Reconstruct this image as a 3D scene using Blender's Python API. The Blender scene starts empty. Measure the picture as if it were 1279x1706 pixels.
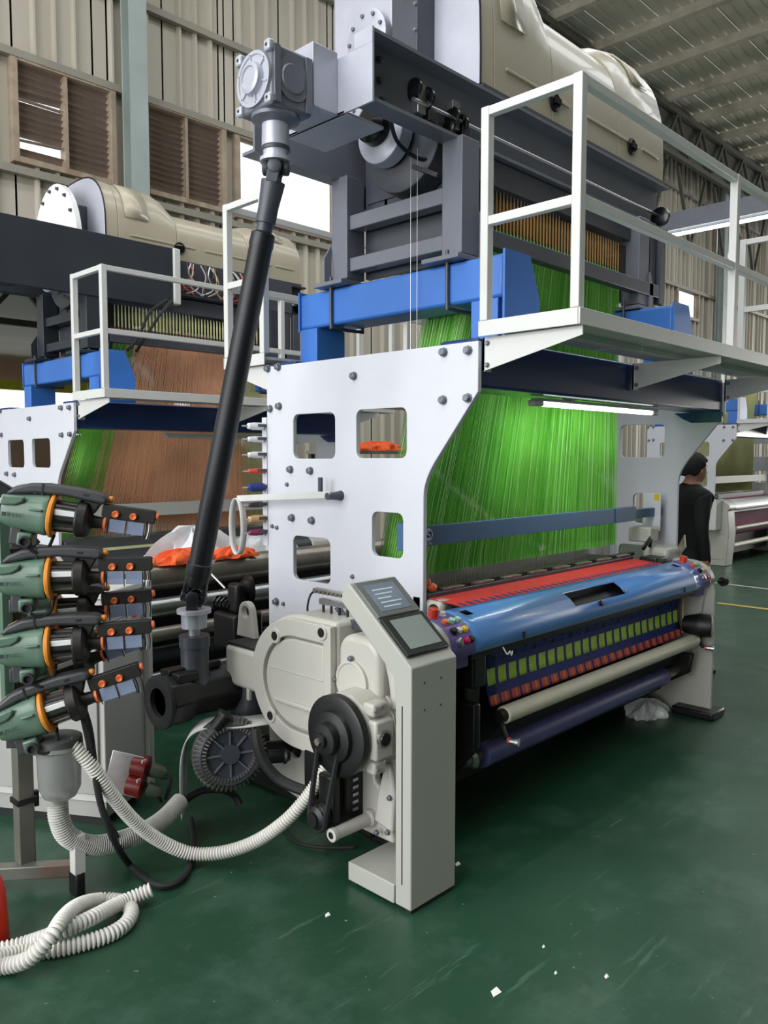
import bpy, bmesh, math, random
from mathutils import Vector, Matrix
R = math.radians
random.seed(7)
SC = bpy.context.scene
COL = SC.collection

# ------------------------------------------------------------------ camera
PITCH = math.atan(93/1336.); YAW = R(44.1)
cam = bpy.data.cameras.new('camera'); camo = bpy.data.objects.new('camera', cam); COL.objects.link(camo)
cam.sensor_fit = 'VERTICAL'; cam.sensor_height = 36.0; cam.lens = 36.0*1336/1706; cam.clip_end = 200; cam.clip_start = .05
camo.location = (0, 0, 1.65)
_f = Vector((math.cos(PITCH)*math.cos(YAW), math.cos(PITCH)*math.sin(YAW), -math.sin(PITCH)))
camo.rotation_euler = _f.to_track_quat('-Z', 'Y').to_euler()
SC.camera = camo

# ------------------------------------------------------------------ world, lights, exposure
W = bpy.data.worlds.new('overcast_sky'); SC.world = W; W.use_nodes = True
bg = W.node_tree.nodes['Background']; bg.inputs[0].default_value = (.93, .97, 1, 1); bg.inputs[1].default_value = 1.5
SC.view_settings.view_transform = 'Standard'; SC.view_settings.look = 'None'
SC.view_settings.gamma = 1; SC.view_settings.use_curve_mapping = False; SC.view_settings.exposure = 0.0
def area(name, loc, rot, sx, sy, power, col=(1, 1, 1)):
    l = bpy.data.lights.new(name, 'AREA'); l.shape = 'RECTANGLE'; l.size = sx; l.size_y = sy; l.energy = power; l.color = col
    o = bpy.data.objects.new(name, l); COL.objects.link(o); o.location = loc; o.rotation_euler = rot
    return o
# daylight through the roof lights (long translucent strips); both wall lamps are added, no bays there
area('roof_light_daylight', (5, 1.2, 10.6), (0, 0, 0), 34, 1.6, 800, (.97, .99, 1))
area('roof_light_daylight.001', (5, 5.5, 10.6), (0, 0, 0), 34, 1.2, 550, (.97, .99, 1))
area('added_left_light', (-8.4, 3.0, 4.6), (0, R(-90), 0), 7.5, 12, 1700, (.95, .97, 1))  # added lamp before the closed left wall, lights the left-facing sides
area('added_far_light', (47, -1.0, 4.6), (0, R(90), 0), 8, 20, 4200, (1, .98, .94))  # added lamp before the closed end wall, brightens far roof and floor

# ------------------------------------------------------------------ materials
def hx(s):
    s = s.lstrip('#'); v = [int(s[i:i+2], 16)/255 for i in (0, 2, 4)]
    return tuple(c/12.92 if c <= .04045 else ((c+.055)/1.055)**2.4 for c in v) + (1,)
MATS = {}
def mat(name, col, rough=.5, metal=0, var=.12, scale=6., bump=0., bscale=60., stretch=None, dirt=None, dirtamt=.3, trans=0, coat=0, alpha=None):
    m = bpy.data.materials.new(name); m.use_nodes = True; nt = m.node_tree; N = nt.nodes; L = nt.links
    b = N['Principled BSDF']; c = hx(col)
    tc = N.new('ShaderNodeTexCoord'); mp = N.new('ShaderNodeMapping'); L.new(tc.outputs['Object'], mp.inputs[0])
    if stretch: mp.inputs['Scale'].default_value = stretch
    n = N.new('ShaderNodeTexNoise'); n.inputs['Scale'].default_value = scale; n.inputs['Detail'].default_value = 5
    L.new(mp.outputs[0], n.inputs[0])
    mr = N.new('ShaderNodeMapRange'); mr.inputs[1].default_value = .3; mr.inputs[2].default_value = .7
    mr.inputs[3].default_value = 1-var; mr.inputs[4].default_value = 1+var; L.new(n.outputs[0], mr.inputs[0])
    mx = N.new('ShaderNodeMix'); mx.data_type = 'RGBA'; mx.blend_type = 'MULTIPLY'; mx.inputs[0].default_value = 1
    mx.inputs[6].default_value = c; L.new(mr.outputs[0], mx.inputs[7]); out = mx.outputs[2]
    if dirt:
        n2 = N.new('ShaderNodeTexNoise'); n2.inputs['Scale'].default_value = scale*.45; n2.inputs['Detail'].default_value = 8; n2.inputs['Roughness'].default_value = .65
        L.new(mp.outputs[0], n2.inputs[0])
        r2 = N.new('ShaderNodeMapRange'); r2.inputs[1].default_value = .5; r2.inputs[2].default_value = .75; r2.inputs[4].default_value = dirtamt; L.new(n2.outputs[0], r2.inputs[0])
        m2 = N.new('ShaderNodeMix'); m2.data_type = 'RGBA'; m2.inputs[7].default_value = hx(dirt); L.new(r2.outputs[0], m2.inputs[0]); L.new(out, m2.inputs[6]); out = m2.outputs[2]
    L.new(out, b.inputs['Base Color'])
    b.inputs['Roughness'].default_value = rough; b.inputs['Metallic'].default_value = metal
    b.inputs['Transmission Weight'].default_value = trans; b.inputs['Coat Weight'].default_value = coat
    if alpha is not None: b.inputs['Alpha'].default_value = alpha
    if bump:
        n3 = N.new('ShaderNodeTexNoise'); n3.inputs['Scale'].default_value = bscale; L.new(mp.outputs[0], n3.inputs[0])
        bp = N.new('ShaderNodeBump'); bp.inputs['Strength'].default_value = bump; bp.inputs['Distance'].default_value = .01; L.new(n3.outputs[0], bp.inputs['Height']); L.new(bp.outputs[0], b.inputs['Normal'])
    MATS[name] = m; return m
def emit(name, col, s):
    m = bpy.data.materials.new(name); m.use_nodes = True; b = m.node_tree.nodes['Principled BSDF']
    b.inputs['Base Color'].default_value = hx(col); b.inputs['Emission Color'].default_value = hx(col); b.inputs['Emission Strength'].default_value = s
    MATS[name] = m; return m
mat('frame_white', '#d0d2db', .45, var=.03, scale=2, dirt='#aeb1bb', dirtamt=.3)
mat('rail_white', '#d2d2d0', .4, var=.03, scale=4, dirt='#a9a79f', dirtamt=.3)
mat('console_white', '#adada5', .45, var=.02, scale=3)
mat('cast_white', '#bab8b0', .32, var=.03, scale=5, bump=.05, bscale=40, dirt='#b8b4a8', dirtamt=.25)
mat('grey_paint', '#71747f', .36, metal=.1, var=.08, scale=4, dirt='#565862', dirtamt=.4)
mat('grey_silver', '#b9bbc8', .33, metal=.2, var=.08, scale=5)
mat('grey_dark', '#43464f', .42, var=.12, scale=5, dirt='#2a2c30', dirtamt=.5)
mat('navy_dark', '#2a3038', .45, var=.12, scale=3)
mat('black', '#0f0f11', .45, var=.2, scale=10)
mat('black_gloss', '#0e0e10', .22, var=.2, scale=10)
mat('rubber', '#1a1a1c', .7, var=.2, scale=20)
mat('shaft_black', '#17181f', .42, var=.25, scale=5)
mat('blue_beam', '#3a72c4', .36, var=.06, scale=3, dirt='#2a579c', dirtamt=.35)
mat('blue_beam_shaded', '#22386a', .22, var=.08, scale=3)  # beam blue darkened; shade under the platform is put into the colour
mat('blue_cover', '#5588cc', .3, var=.04, scale=3, coat=.3)
mat('steelblue', '#3f6185', .4, var=.08, scale=5)
mat('purple', '#6a5a9c', .4, var=.08, scale=6)
mat('purple_roll', '#5a5a94', .35, var=.12, scale=8)
mat('cream', '#b3aa97', .33, var=.05, scale=3, dirt='#94876c', dirtamt=.3, coat=.2)
mat('steel', '#b4b5b8', .28, metal=.9, var=.1, scale=20)
mat('steel_dark', '#8f887e', .3, metal=.6, var=.25, scale=5, dirt='#5c4f44', dirtamt=.5)
mat('bolt_grey', '#7c8088', .35, metal=.6, var=.15, scale=40)
mat('roll_beige', '#d8d2bf', .45, var=.05, scale=8)
mat('cord_green', '#86d058', .55, var=.2, scale=2.5)
mat('cord_green_dark', '#62b83e', .6, var=.2, scale=2.5)
mat('cord_pale', '#b6e69c', .55, var=.1, scale=3)
mat('cord_orange', '#ffcda6', .6, var=.25, scale=2.0, dirt='#d8d0a0', dirtamt=.6)
mat('cord_tan', '#9c7c58', .6, var=.25, scale=2.0)
mat('cord_olive', '#dcdca8', .6, var=.2, scale=2.0)
mat('tan_tube', '#b98a45', .5, var=.2, scale=12)
mat('wire', '#c9c9c4', .35, metal=.6, var=.1)
mat('reed_dark', '#3a302c', .5, var=.3, scale=30)
mat('red_cloth', '#d8352c', .7, var=.12, scale=20, bump=.3, bscale=400)
mat('cloth_navy', '#2b3a88', .75, var=.2, scale=30, bump=.3, bscale=500)
mat('cloth_black', '#15141c', .75, var=.3, scale=40)
mat('cloth_lime', '#c6ee5c', .7, var=.12, scale=25)
mat('cloth_red', '#e2563e', .7, var=.15, scale=25)
mat('cloth_tan', '#d0aa78', .7, var=.15, scale=25)
mat('cloth_magenta', '#8c2a5c', .7, var=.25, scale=6)
mat('orange_cloth', '#f2622e', .8, var=.15, scale=14, bump=.5, bscale=30)
mat('plastic_film', '#d6d8dc', .3, var=.1, scale=6, bump=.4, bscale=25)
mat('feeder_green', '#55705f', .4, var=.06, scale=8, coat=.2)
mat('feeder_grey', '#3c3d40', .45, var=.12, scale=12)
mat('feeder_black', '#1c1917', .45, var=.2, scale=15)
mat('orange', '#e08a2c', .4, var=.1, scale=30)
mat('orange_red', '#dd6a35', .4, var=.1, scale=30)
mat('yellow', '#e2c12e', .4, var=.05)
mat('drum', '#55524f', .25, metal=.6, var=.15, scale=40)
mat('drum_white', '#e8e8ea', .3, var=.03)
mat('plate_clear', '#8e9bb8', .15, var=.05, alpha=.75)
mat('bowl', '#8d8f8c', .12, var=.05, alpha=.72)
mat('lid_dark', '#4a4b4a', .45, var=.1)
mat('hose_white', '#e2e0da', .45, var=.05, scale=20)
mat('hose_grey', '#c9c8c4', .45, var=.05, scale=20)
mat('hose_dark', '#a9a49a', .6, var=.1)
mat('cab_grey', '#c9c7c3', .45, var=.03, scale=3)
mat('cab_light', '#d6d5d2', .45, var=.03, scale=3)
mat('cab_plinth', '#a3a29e', .5, var=.05)
mat('post_metal', '#7a7a72', .4, metal=.5, var=.12, scale=6, dirt='#8a4a2a', dirtamt=.8)
mat('plug_red', '#6e1815', .35, var=.1)
mat('plug_green', '#3c4a38', .5, var=.1)
mat('red_paint', '#e0301a', .35, var=.06)
mat('button_green', '#8fc7ae', .3, var=.05)
mat('button_white', '#dcdcd4', .3, var=.05)
mat('button_red', '#d8402e', .3, var=.05)
mat('button_magenta', '#c01f58', .3, var=.05)
mat('screen_off', '#8f9a94', .12, var=.02)
mat('screen_ui', '#7d8894', .15, var=.06, scale=20)
mat('bezel_grey', '#6a6e6c', .3, var=.05)
mat('skin', '#c4917a', .55, var=.06)
mat('hair', '#0c0a09', .75, var=.3, scale=60)
mat('shirt', '#101013', .85, var=.25, scale=8, bump=.3, bscale=20)
mat('trousers', '#23242a', .85, var=.2, scale=8)
mat('shoe', '#8c8a80', .6, var=.15)
mat('shoe_sole', '#3a3a38', .7, var=.1)
mat('wall_tan', '#bdb5a8', .5, var=.06, scale=1.2, dirt='#97907f', dirtamt=.35, stretch=(1, 1, .15))
mat('wall_far', '#c9a692', .6, var=.08, scale=1.2)
mat('roof_sheet', '#dcd7c9', .55, var=.12, scale=1.0, dirt='#a29c88', dirtamt=.6, stretch=(.15, 1, 1))
mat('purlin', '#b8b1a2', .6, var=.15, scale=3, dirt='#5c4a3a', dirtamt=.6)
mat('truss_dark', '#4d4d46', .6, var=.15, scale=2, dirt='#333530', dirtamt=.6)
mat('column', '#9ba7a4', .5, var=.08, scale=2, dirt='#7d7f74', dirtamt=.4)
mat('girt', '#8d887c', .5, var=.1, scale=2)
mat('win_frame', '#a08f7c', .55, var=.2, scale=5, dirt='#6c4f3c', dirtamt=.7)
mat('slat', '#84746a', .32, var=.2, scale=5)
mat('glass', '#f4f8fa', .05, trans=1, var=0)
mat('yellow_line', '#b9a24a', .6, var=.15, scale=10)
mat('white_line', '#b8b8a6', .6, var=.15, scale=10)
mat('yellow_beam', '#c8c42e', .5, var=.1)
mat('paper', '#e8e8e4', .7, var=.03)
mat('print_dark', '#2c332e', .6, var=.05)
mat('print_light', '#c4d2e0', .6, var=.05)
mat('lamp_body', '#b9bcb8', .4, var=.05)
emit('led', '#f4fff2', 5.0)
emit('fluoro', '#f6fff8', 6.0)
m = mat('skylight', '#e8efe8', .5, var=.05); 
nt = m.node_tree; tb = nt.nodes.new('ShaderNodeBsdfTranslucent'); tb.inputs[0].default_value = (.85, .9, .88, 1); nt.links.new(tb.outputs[0], nt.nodes['Material Output'].inputs[0])

def floor_mat():
    m = bpy.data.materials.new('floor_green'); m.use_nodes = True; nt = m.node_tree; N = nt.nodes; L = nt.links; b = N['Principled BSDF']
    tc = N.new('ShaderNodeTexCoord')
    def noise(s, d=6, r=.6, st=None):
        mp = N.new('ShaderNodeMapping'); L.new(tc.outputs['Object'], mp.inputs[0])
        if st: mp.inputs['Scale'].default_value = st[0]; mp.inputs['Rotation'].default_value = (0, 0, st[1])
        n = N.new('ShaderNodeTexNoise'); n.inputs['Scale'].default_value = s; n.inputs['Detail'].default_value = d; n.inputs['Roughness'].default_value = r; L.new(mp.outputs[0], n.inputs[0]); return n.outputs[0]
    def ramp(x, a, c): 
        r = N.new('ShaderNodeMapRange'); r.inputs[1].default_value = a; r.inputs[2].default_value = c; L.new(x, r.inputs[0]); return r.outputs[0]
    def mix(f, a, c, amt=1.):
        x = N.new('ShaderNodeMix'); x.data_type = 'RGBA'
        if amt != 1.:
            q = N.new('ShaderNodeMath'); q.operation = 'MULTIPLY'; q.inputs[1].default_value = amt; L.new(f, q.inputs[0]); f = q.outputs[0]
        L.new(f, x.inputs[0])
        if isinstance(a, str): x.inputs[6].default_value = hx(a)
        else: L.new(a, x.inputs[6])
        x.inputs[7].default_value = hx(c); return x.outputs[2]
    o = mix(ramp(noise(.9), .35, .65), '#183e2a', '#234833')
    o = mix(ramp(noise(2.3, 8, .72), .50, .70), o, '#3e5c4c', .75)
    o = mix(ramp(noise(.55, 6, .6), .62, .74), o, '#3f4438', .7)
    o = mix(ramp(noise(5.5, 8, .7), .6, .75), o, '#4c5a4a', .55)
    o = mix(ramp(noise(1.3, 8, .75, ((1, 9, 1), .5)), .6, .72), o, '#6f9380', .45)
    o = mix(ramp(noise(30, 3, .5), .72, .78), o, '#a9b8a8', .6)
    L.new(o, b.inputs['Base Color'])
    rr = N.new('ShaderNodeMapRange'); rr.inputs[3].default_value = .22; rr.inputs[4].default_value = .5; L.new(noise(3, 6, .7), rr.inputs[0]); L.new(rr.outputs[0], b.inputs['Roughness'])
    bp = N.new('ShaderNodeBump'); bp.inputs['Strength'].default_value = .12; bp.inputs['Distance'].default_value = .02; L.new(noise(4, 5), bp.inputs['Height']); L.new(bp.outputs[0], b.inputs['Normal'])
    MATS['floor_green'] = m
floor_mat()

# ------------------------------------------------------------------ mesh builder
def V(*a): return Vector(a)
class M:
    def __init__(s): s.v = []; s.f = []; s.mi = []
    def add(s, vs, fs, mi=0):
        o = len(s.v); s.v += [Vector(p) for p in vs]; s.f += [tuple(i+o for i in f) for f in fs]; s.mi += [mi]*len(fs); return s
    def box(s, x0, x1, y0, y1, z0, z1, mi=0):
        return s.add([(x, y, z) for z in (z0, z1) for y in (y0, y1) for x in (x0, x1)], [(0, 2, 3, 1), (4, 5, 7, 6), (0, 1, 5, 4), (2, 6, 7, 3), (0, 4, 6, 2), (1, 3, 7, 5)], mi)
    def bar(s, p0, p1, w, h=None, up=(0, 0, 1), mi=0):
        h = h or w; p0 = Vector(p0); p1 = Vector(p1); d = (p1-p0).normalized(); u = Vector(up)
        if abs(d.dot(u)) > .98: u = Vector((0, 1, 0))
        a = d.cross(u).normalized(); c = a.cross(d)
        return s.add([p+a*x*w/2+c*z*h/2 for p in (p0, p1) for z in (-1, 1) for x in (-1, 1)], [(0, 1, 3, 2), (4, 6, 7, 5), (0, 4, 5, 1), (2, 3, 7, 6), (0, 2, 6, 4), (1, 5, 7, 3)], mi)
    def lathe(s, p, ax, prof, n=24, cap=True, mi=0):
        p = Vector(p); d = Vector(ax).normalized(); u = Vector((0, 0, 1)) if abs(d.z) < .9 else Vector((1, 0, 0)); a = d.cross(u).normalized(); c = a.cross(d)
        vs = []; fs = []
        for t, r in prof:
            for k in range(n):
                q = 2*math.pi*k/n; vs.append(p+d*t+(a*math.cos(q)+c*math.sin(q))*max(r, 1e-4))
        for i in range(len(prof)-1):
            for k in range(n): fs.append((i*n+k, i*n+(k+1) % n, (i+1)*n+(k+1) % n, (i+1)*n+k))
        if cap: fs.append(tuple(range(n))[::-1]); fs.append(tuple(range((len(prof)-1)*n, len(prof)*n)))
        return s.add(vs, fs, mi)
    def cyl(s, p0, p1, r, n=20, r2=None, mi=0):
        p0 = Vector(p0); p1 = Vector(p1); L = (p1-p0).length
        return s.lathe(p0, p1-p0, [(0, r), (L, r if r2 is None else r2)], n, True, mi)
    def tube(s, pts, r, n=8, rf=None, mi=0, closed=False):
        pts = [Vector(p) for p in pts]; k = len(pts); vs = []; fs = []; a = None
        for i, p in enumerate(pts):
            d = (pts[(i+1) % k if closed else min(i+1, k-1)]-pts[(i-1) % k if closed else max(i-1, 0)]).normalized()
            if a is None:
                u = Vector((0, 0, 1)) if abs(d.z) < .9 else Vector((1, 0, 0)); a = d.cross(u).normalized()
            else: a = (a-d*a.dot(d)).normalized()
            c = d.cross(a); rr = rf(i) if rf else r
            for j in range(n):
                q = 2*math.pi*j/n; vs.append(p+(a*math.cos(q)+c*math.sin(q))*rr)
        for i in range(k if closed else k-1):
            for j in range(n): fs.append((i*n+j, i*n+(j+1) % n, ((i+1) % k)*n+(j+1) % n, ((i+1) % k)*n+j))
        if not closed: fs.append(tuple(range(n))[::-1]); fs.append(tuple(range((k-1)*n, k*n)))
        return s.add(vs, fs, mi)
    def prism(s, poly, axis, a0, a1, holes=(), mi=0):
        bm = bmesh.new(); es = []
        def P(a, b, c): return {'x': (c, a, b), 'y': (a, c, b), 'z': (a, b, c)}[axis]
        for lp in [poly]+list(holes):
            vv = [bm.verts.new(P(q[0], q[1], a0)) for q in lp]
            es += [bm.edges.new((vv[i], vv[(i+1) % len(vv)])) for i in range(len(vv))]
        if holes: bmesh.ops.triangle_fill(bm, use_beauty=True, edges=es)
        else: bm.faces.new(bm.verts[:])
        r = bmesh.ops.extrude_face_region(bm, geom=bm.faces[:])
        dv = Vector(P(0, 0, a1-a0)); bmesh.ops.translate(bm, vec=dv, verts=[g for g in r['geom'] if isinstance(g, bmesh.types.BMVert)])
        bm.verts.index_update(); s.add([v.co.copy() for v in bm.verts], [tuple(v.index for v in f.verts) for f in bm.faces], mi); bm.free(); return s
    def sphere(s, c, r, nu=20, nv=12, mi=0):
        r = r if isinstance(r, (tuple, list)) else (r, r, r); c = Vector(c); vs = [c+Vector((0, 0, -r[2]))]; fs = []
        for i in range(1, nv):
            t = math.pi*i/nv-math.pi/2
            for j in range(nu):
                q = 2*math.pi*j/nu; vs.append(c+Vector((r[0]*math.cos(t)*math.cos(q), r[1]*math.cos(t)*math.sin(q), r[2]*math.sin(t))))
        vs.append(c+Vector((0, 0, r[2]))); top = len(vs)-1
        for j in range(nu):
            fs.append((0, 1+(j+1) % nu, 1+j)); fs.append((top, 1+(nv-2)*nu+j, 1+(nv-2)*nu+(j+1) % nu))
        for i in range(nv-2):
            for j in range(nu): fs.append((1+i*nu+j, 1+i*nu+(j+1) % nu, 1+(i+1)*nu+(j+1) % nu, 1+(i+1)*nu+j))
        return s.add(vs, fs, mi)
    def grid(s, fn, nu, nv, mi=0):
        vs = [fn(i/nu, j/nv) for j in range(nv+1) for i in range(nu+1)]
        return s.add(vs, [(j*(nu+1)+i, j*(nu+1)+i+1, (j+1)*(nu+1)+i+1, (j+1)*(nu+1)+i) for j in range(nv) for i in range(nu)], mi)
    def mesh(s, name, mats, base=(0, 0, 0), smooth=True, recalc=True):
        me = bpy.data.meshes.new(name); b = Vector(base); me.from_pydata([tuple(v-b) for v in s.v], [], s.f)
        for m in ([mats] if isinstance(mats, str) else mats): me.materials.append(MATS[m])
        me.polygons.foreach_set('material_index', s.mi)
        if recalc:
            bm = bmesh.new(); bm.from_mesh(me); bmesh.ops.recalc_face_normals(bm, faces=bm.faces[:]); bm.to_mesh(me); bm.free()
        if smooth:
            me.polygons.foreach_set('use_smooth', [True]*len(me.polygons)); me.set_sharp_from_angle(angle=R(32))
        me.update(); return me
def rrect(a0, a1, b0, b1, r, n=4):
    pts = []
    for cx, cy, q0 in ((a1-r, b1-r, 0), (a0+r, b1-r, 90), (a0+r, b0+r, 180), (a1-r, b0+r, 270)):
        for k in range(n+1): q = R(q0+90*k/n); pts.append((cx+r*math.cos(q), cy+r*math.sin(q)))
    return pts
def spline(pts, n=10):
    pts = [Vector(p) for p in pts]; o = []
    for i in range(len(pts)-1):
        p0 = pts[max(i-1, 0)]; p1 = pts[i]; p2 = pts[i+1]; p3 = pts[min(i+2, len(pts)-1)]
        for k in range(n):
            t = k/n; o.append(.5*((2*p1)+(p2-p0)*t+(2*p0-5*p1+4*p2-p3)*t*t+(3*p1-p0-3*p2+p3)*t**3))
    o.append(pts[-1]); return o
def resample(pts, step):
    L = [0]
    for i in range(1, len(pts)): L.append(L[-1]+(pts[i]-pts[i-1]).length)
    n = max(2, int(L[-1]/step)); o = []; j = 0
    for k in range(n+1):
        t = L[-1]*k/n
        while j < len(L)-2 and L[j+1] < t: j += 1
        o.append(pts[j].lerp(pts[j+1], (t-L[j])/max(1e-9, L[j+1]-L[j])))
    return o
BASE = {}
def tag(o, label=None, cat=None, group=None, kind=None):
    if label: o['label'] = label
    if cat: o['category'] = cat
    if group: o['group'] = group
    if kind: o['kind'] = kind
    return o
def T(name, label, cat, base=(0, 0, 0), off=(0, 0, 0), group=None, kind=None):
    e = bpy.data.objects.new(name, None); COL.objects.link(e); e.location = Vector(base)+Vector(off); e.empty_display_size = .1
    BASE[e] = Vector(base); return tag(e, label, cat, group, kind)
SPLIT = {'beam_leg', 'outlet', 'end_bracket', 'foot', 'bed_foot', 'rubber_foot', 'end_cap', 'clip', 'corner_lugs', 'roll_journal', 'roll_core', 'end_plate', 'slot_tray', 'gusset', 'round_cover', 'motor_block', 'casing_rib', 'press_roll', 'housing_panel', 'fringe_cutter', 'vent', 'holder', 'clamp_screw', 'chain_bracket', 'diagonal', 'right_stanchion', 'rack_beam', 'solenoid_rail', 'rear_hanger', 'chord'}
def islands(mb):
    par = list(range(len(mb.v)))
    def fd(a):
        while par[a] != a: par[a] = par[par[a]]; a = par[a]
        return a
    for f in mb.f:
        for k in f[1:]: par[fd(k)] = fd(f[0])
    out = {}
    for f, m in zip(mb.f, mb.mi): out.setdefault(fd(f[0]), []).append((f, m))
    res = []
    for fs in out.values():
        ids = sorted({i for f, _ in fs for i in f}); mp = {i: k for k, i in enumerate(ids)}; q = M(); q.v = [mb.v[i] for i in ids]; q.f = [tuple(mp[i] for i in f) for f, _ in fs]; q.mi = [m for _, m in fs]; res.append(q)
    return res
def part(t, name, mb, mats, bevel=0, under=None, kind=None, label=None, smooth=True, seg=2):
    if name in SPLIT:
        r_ = islands(mb)
        if len(r_) > 1:
            nm = {'corner_lugs': 'corner_lug'}.get(name, name)
            for q in r_: o = part1(t, nm, q, mats, bevel, under, kind, label, smooth, seg)
            return o
    return part1(t, name, mb, mats, bevel, under, kind, label, smooth, seg)
def part1(t, name, mb, mats, bevel=0, under=None, kind=None, label=None, smooth=True, seg=2):
    o = bpy.data.objects.new(name, mb.mesh(name, mats, BASE[t], smooth)); COL.objects.link(o); o.parent = under or t
    if bevel:
        b = o.modifiers.new('bevel', 'BEVEL'); b.width = bevel; b.segments = seg; b.limit_method = 'ANGLE'; b.angle_limit = R(40)
    return tag(o, label, None, None, kind)
def solo(name, mb, mats, label, cat, base=(0, 0, 0), off=(0, 0, 0), group=None, kind=None, bevel=0):
    o = bpy.data.objects.new(name, mb.mesh(name, mats, base)); COL.objects.link(o); o.location = Vector(base)+Vector(off)
    if bevel:
        b = o.modifiers.new('bevel', 'BEVEL'); b.width = bevel; b.segments = 2; b.limit_method = 'ANGLE'; b.angle_limit = R(40)
    return tag(o, label, cat, group, kind)
def piece(t, name, me, loc, rot=None, under=None, scale=None):
    o = bpy.data.objects.new(name, me); COL.objects.link(o); o.parent = under or t; o.location = Vector(loc)-BASE[t]
    if rot is not None: o.rotation_euler = rot
    if scale: o.scale = scale
    return o
def copy_tree(o, parent=None):
    c = o.copy(); COL.objects.link(c)
    if parent: c.parent = parent
    for ch in list(o.children): copy_tree(ch, c)
    return c
# shared small pieces: bolt heads whose axis is -X or -Y
def _bolt(r, h):
    return M().lathe((0, 0, 0), (-1, 0, 0), [(0, r*1.35), (h*.25, r*1.35), (h*.25, r), (h*.9, r), (h, r*.8)], 8).mesh('bolt', 'bolt_grey')
BOLT = _bolt(.016, .024); BOLT_S = _bolt(.009, .013); BOLT_DARK = _bolt(.012, .02); 
BOLT_DARK.materials[0] = MATS['grey_dark']
_f = Vector((math.cos(PITCH)*math.cos(YAW), math.cos(PITCH)*math.sin(YAW), -math.sin(PITCH)))
# ================================================================== the hall
def structure(name, mb, m, label, cat, bevel=0):
    return solo(name, mb, m, label, cat, kind='structure', bevel=bevel)
structure('floor', M().box(-9, 48, -13, 26, -.2, 0), 'floor_green', 'worn green painted factory floor under the looms', 'floor')
def corr(x0, x1, z0, z1, pitch=.25, rib=.030, depth=.065, gap=-.012):
    """one sheet in local x/z, ribs standing 3 cm proud towards -y, 4 mm thick edge"""
    xs = [(x0+gap, 0)]; k = math.ceil((x0+.001)/pitch)
    while k*pitch < x1-.06:
        c = k*pitch
        if c-rib > x0+gap: xs += [(c-rib, 0), (c-rib*.45, -depth), (c+rib*.45, -depth), (c+rib, 0)]
        k += 1
    xs.append((x1-gap, 0)); return xs
YW = 10.0; ZR = 10.8
OPEN = [(4.0, 5.2, 5.18, 6.32), (5.7, 6.9, 5.2, 6.33), (7.17, 9.12, 5.2, 6.33), (2.6, 7.0, 0, 4.3), (22.0, 23.4, 5.6, 6.35), (24.5, 26.5, 7.7, 8.6)]
wb = T('wall_back', 'tan corrugated metal wall with louvre windows behind the looms', 'wall', (0, YW, 0), kind='structure')
cuts = sorted(set([-8.]+[float(i) for i in range(-7, 46)]+[o[0] for o in OPEN]+[o[1] for o in OPEN]))
for a, b in zip(cuts, cuts[1:]):
    if b-a < .05: continue
    mid = (a+b)/2; zs = [(0, ZR)]
    for o in OPEN:
        if o[0] <= mid <= o[1]:
            n = []
            for z0, z1 in zs:
                if o[2] > z0: n.append((z0, min(z1, o[2])))
                if o[3] < z1: n.append((max(z0, o[3]), z1))
            zs = n
    for z0, z1 in zs:
        xs = corr(a, b, z0, z1); mb = M()
        mb.add([(x, YW+y, z) for z in (z0, z1) for x, y in xs], [(i, i+1, len(xs)+i+1, len(xs)+i) for i in range(len(xs)-1)])
        part(wb, 'wall_sheet', mb, 'wall_tan', smooth=False)
for nm, z in (('girt', 7.6), ('girt', 5.08), ('girt', 6.42), ('girt', 3.2 if 0 else 9.0)):
    part(wb, nm, M().box(-8, 45, YW-.12, YW-.03, z-.09, z), 'girt')
for x, zs in ((4.0, 0), (7.0, 0)):
    pass
part(wb, 'lintel', M().box(2.5, 7.1, YW-.1, YW+.1, 4.3, 4.45), 'girt')
# window 1 and 2: dark louvre slats in a weathered frame, with a centre mullion
_sl = M(); _n = 6; _pr = [(-.052+.104*k/_n, .016*math.sin(math.pi*k/_n)) for k in range(_n+1)]
_sl.add([(x, y, z+dz) for dz in (0, .004) for x in (-.27, .27) for y, z in _pr], [(k, k+1, 8+k, 7+k) for k in range(_n)]+[(14+k, 21+k, 22+k, 15+k) for k in range(_n)]+[(0, 7, 21, 14), (6, 20, 27, 13)])
SLAT = _sl.mesh('slat', 'slat')
def louvre(n, x0, x1, z0, z1, broken, label):
    w = T('window_%d' % n, label, 'window', (x0, YW, z0), kind='structure')
    f = M().box(x0-.06, x0+.02, YW-.11, YW+.06, z0-.05, z1+.06).box(x1-.02, x1+.06, YW-.11, YW+.06, z0-.05, z1+.06)
    f.box(x0+.02, x1-.02, YW-.11, YW+.06, z1-.02, z1+.06).box(x0+.02, x1-.02, YW-.11, YW+.06, z0-.05, z0+.02)
    part(w, 'window_frame', f, 'win_frame', .006)
    xm = (x0+x1)/2; part(w, 'mullion', M().box(xm-.02, xm+.02, YW-.1, YW+.05, z0+.02, z1-.02), 'win_frame')
    k = 14; h = (z1-z0-.06)/k
    for c, (a, b) in enumerate(((x0+.02, xm-.02), (xm+.02, x1-.02))):
        for i in range(k):
            t = R(-52)+random.uniform(-.06, .06); ry = random.uniform(-.008, .008)
            if broken and c == 0 and i in (1, 2, 8, 9): t = R(random.choice((5, 15, -40))); ry = random.uniform(-.06, .06)
            if broken and c == 0 and i in (1,): continue
            if broken and c == 1 and i in (8, 7, 10): ry = random.uniform(-.09, .09)
            piece(w, 'slat', SLAT, ((a+b)/2, YW-.02, z0+.05+h*(i+.5)), (t, ry, 0), scale=((b-a)/.55, 1, 1.0))
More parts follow.
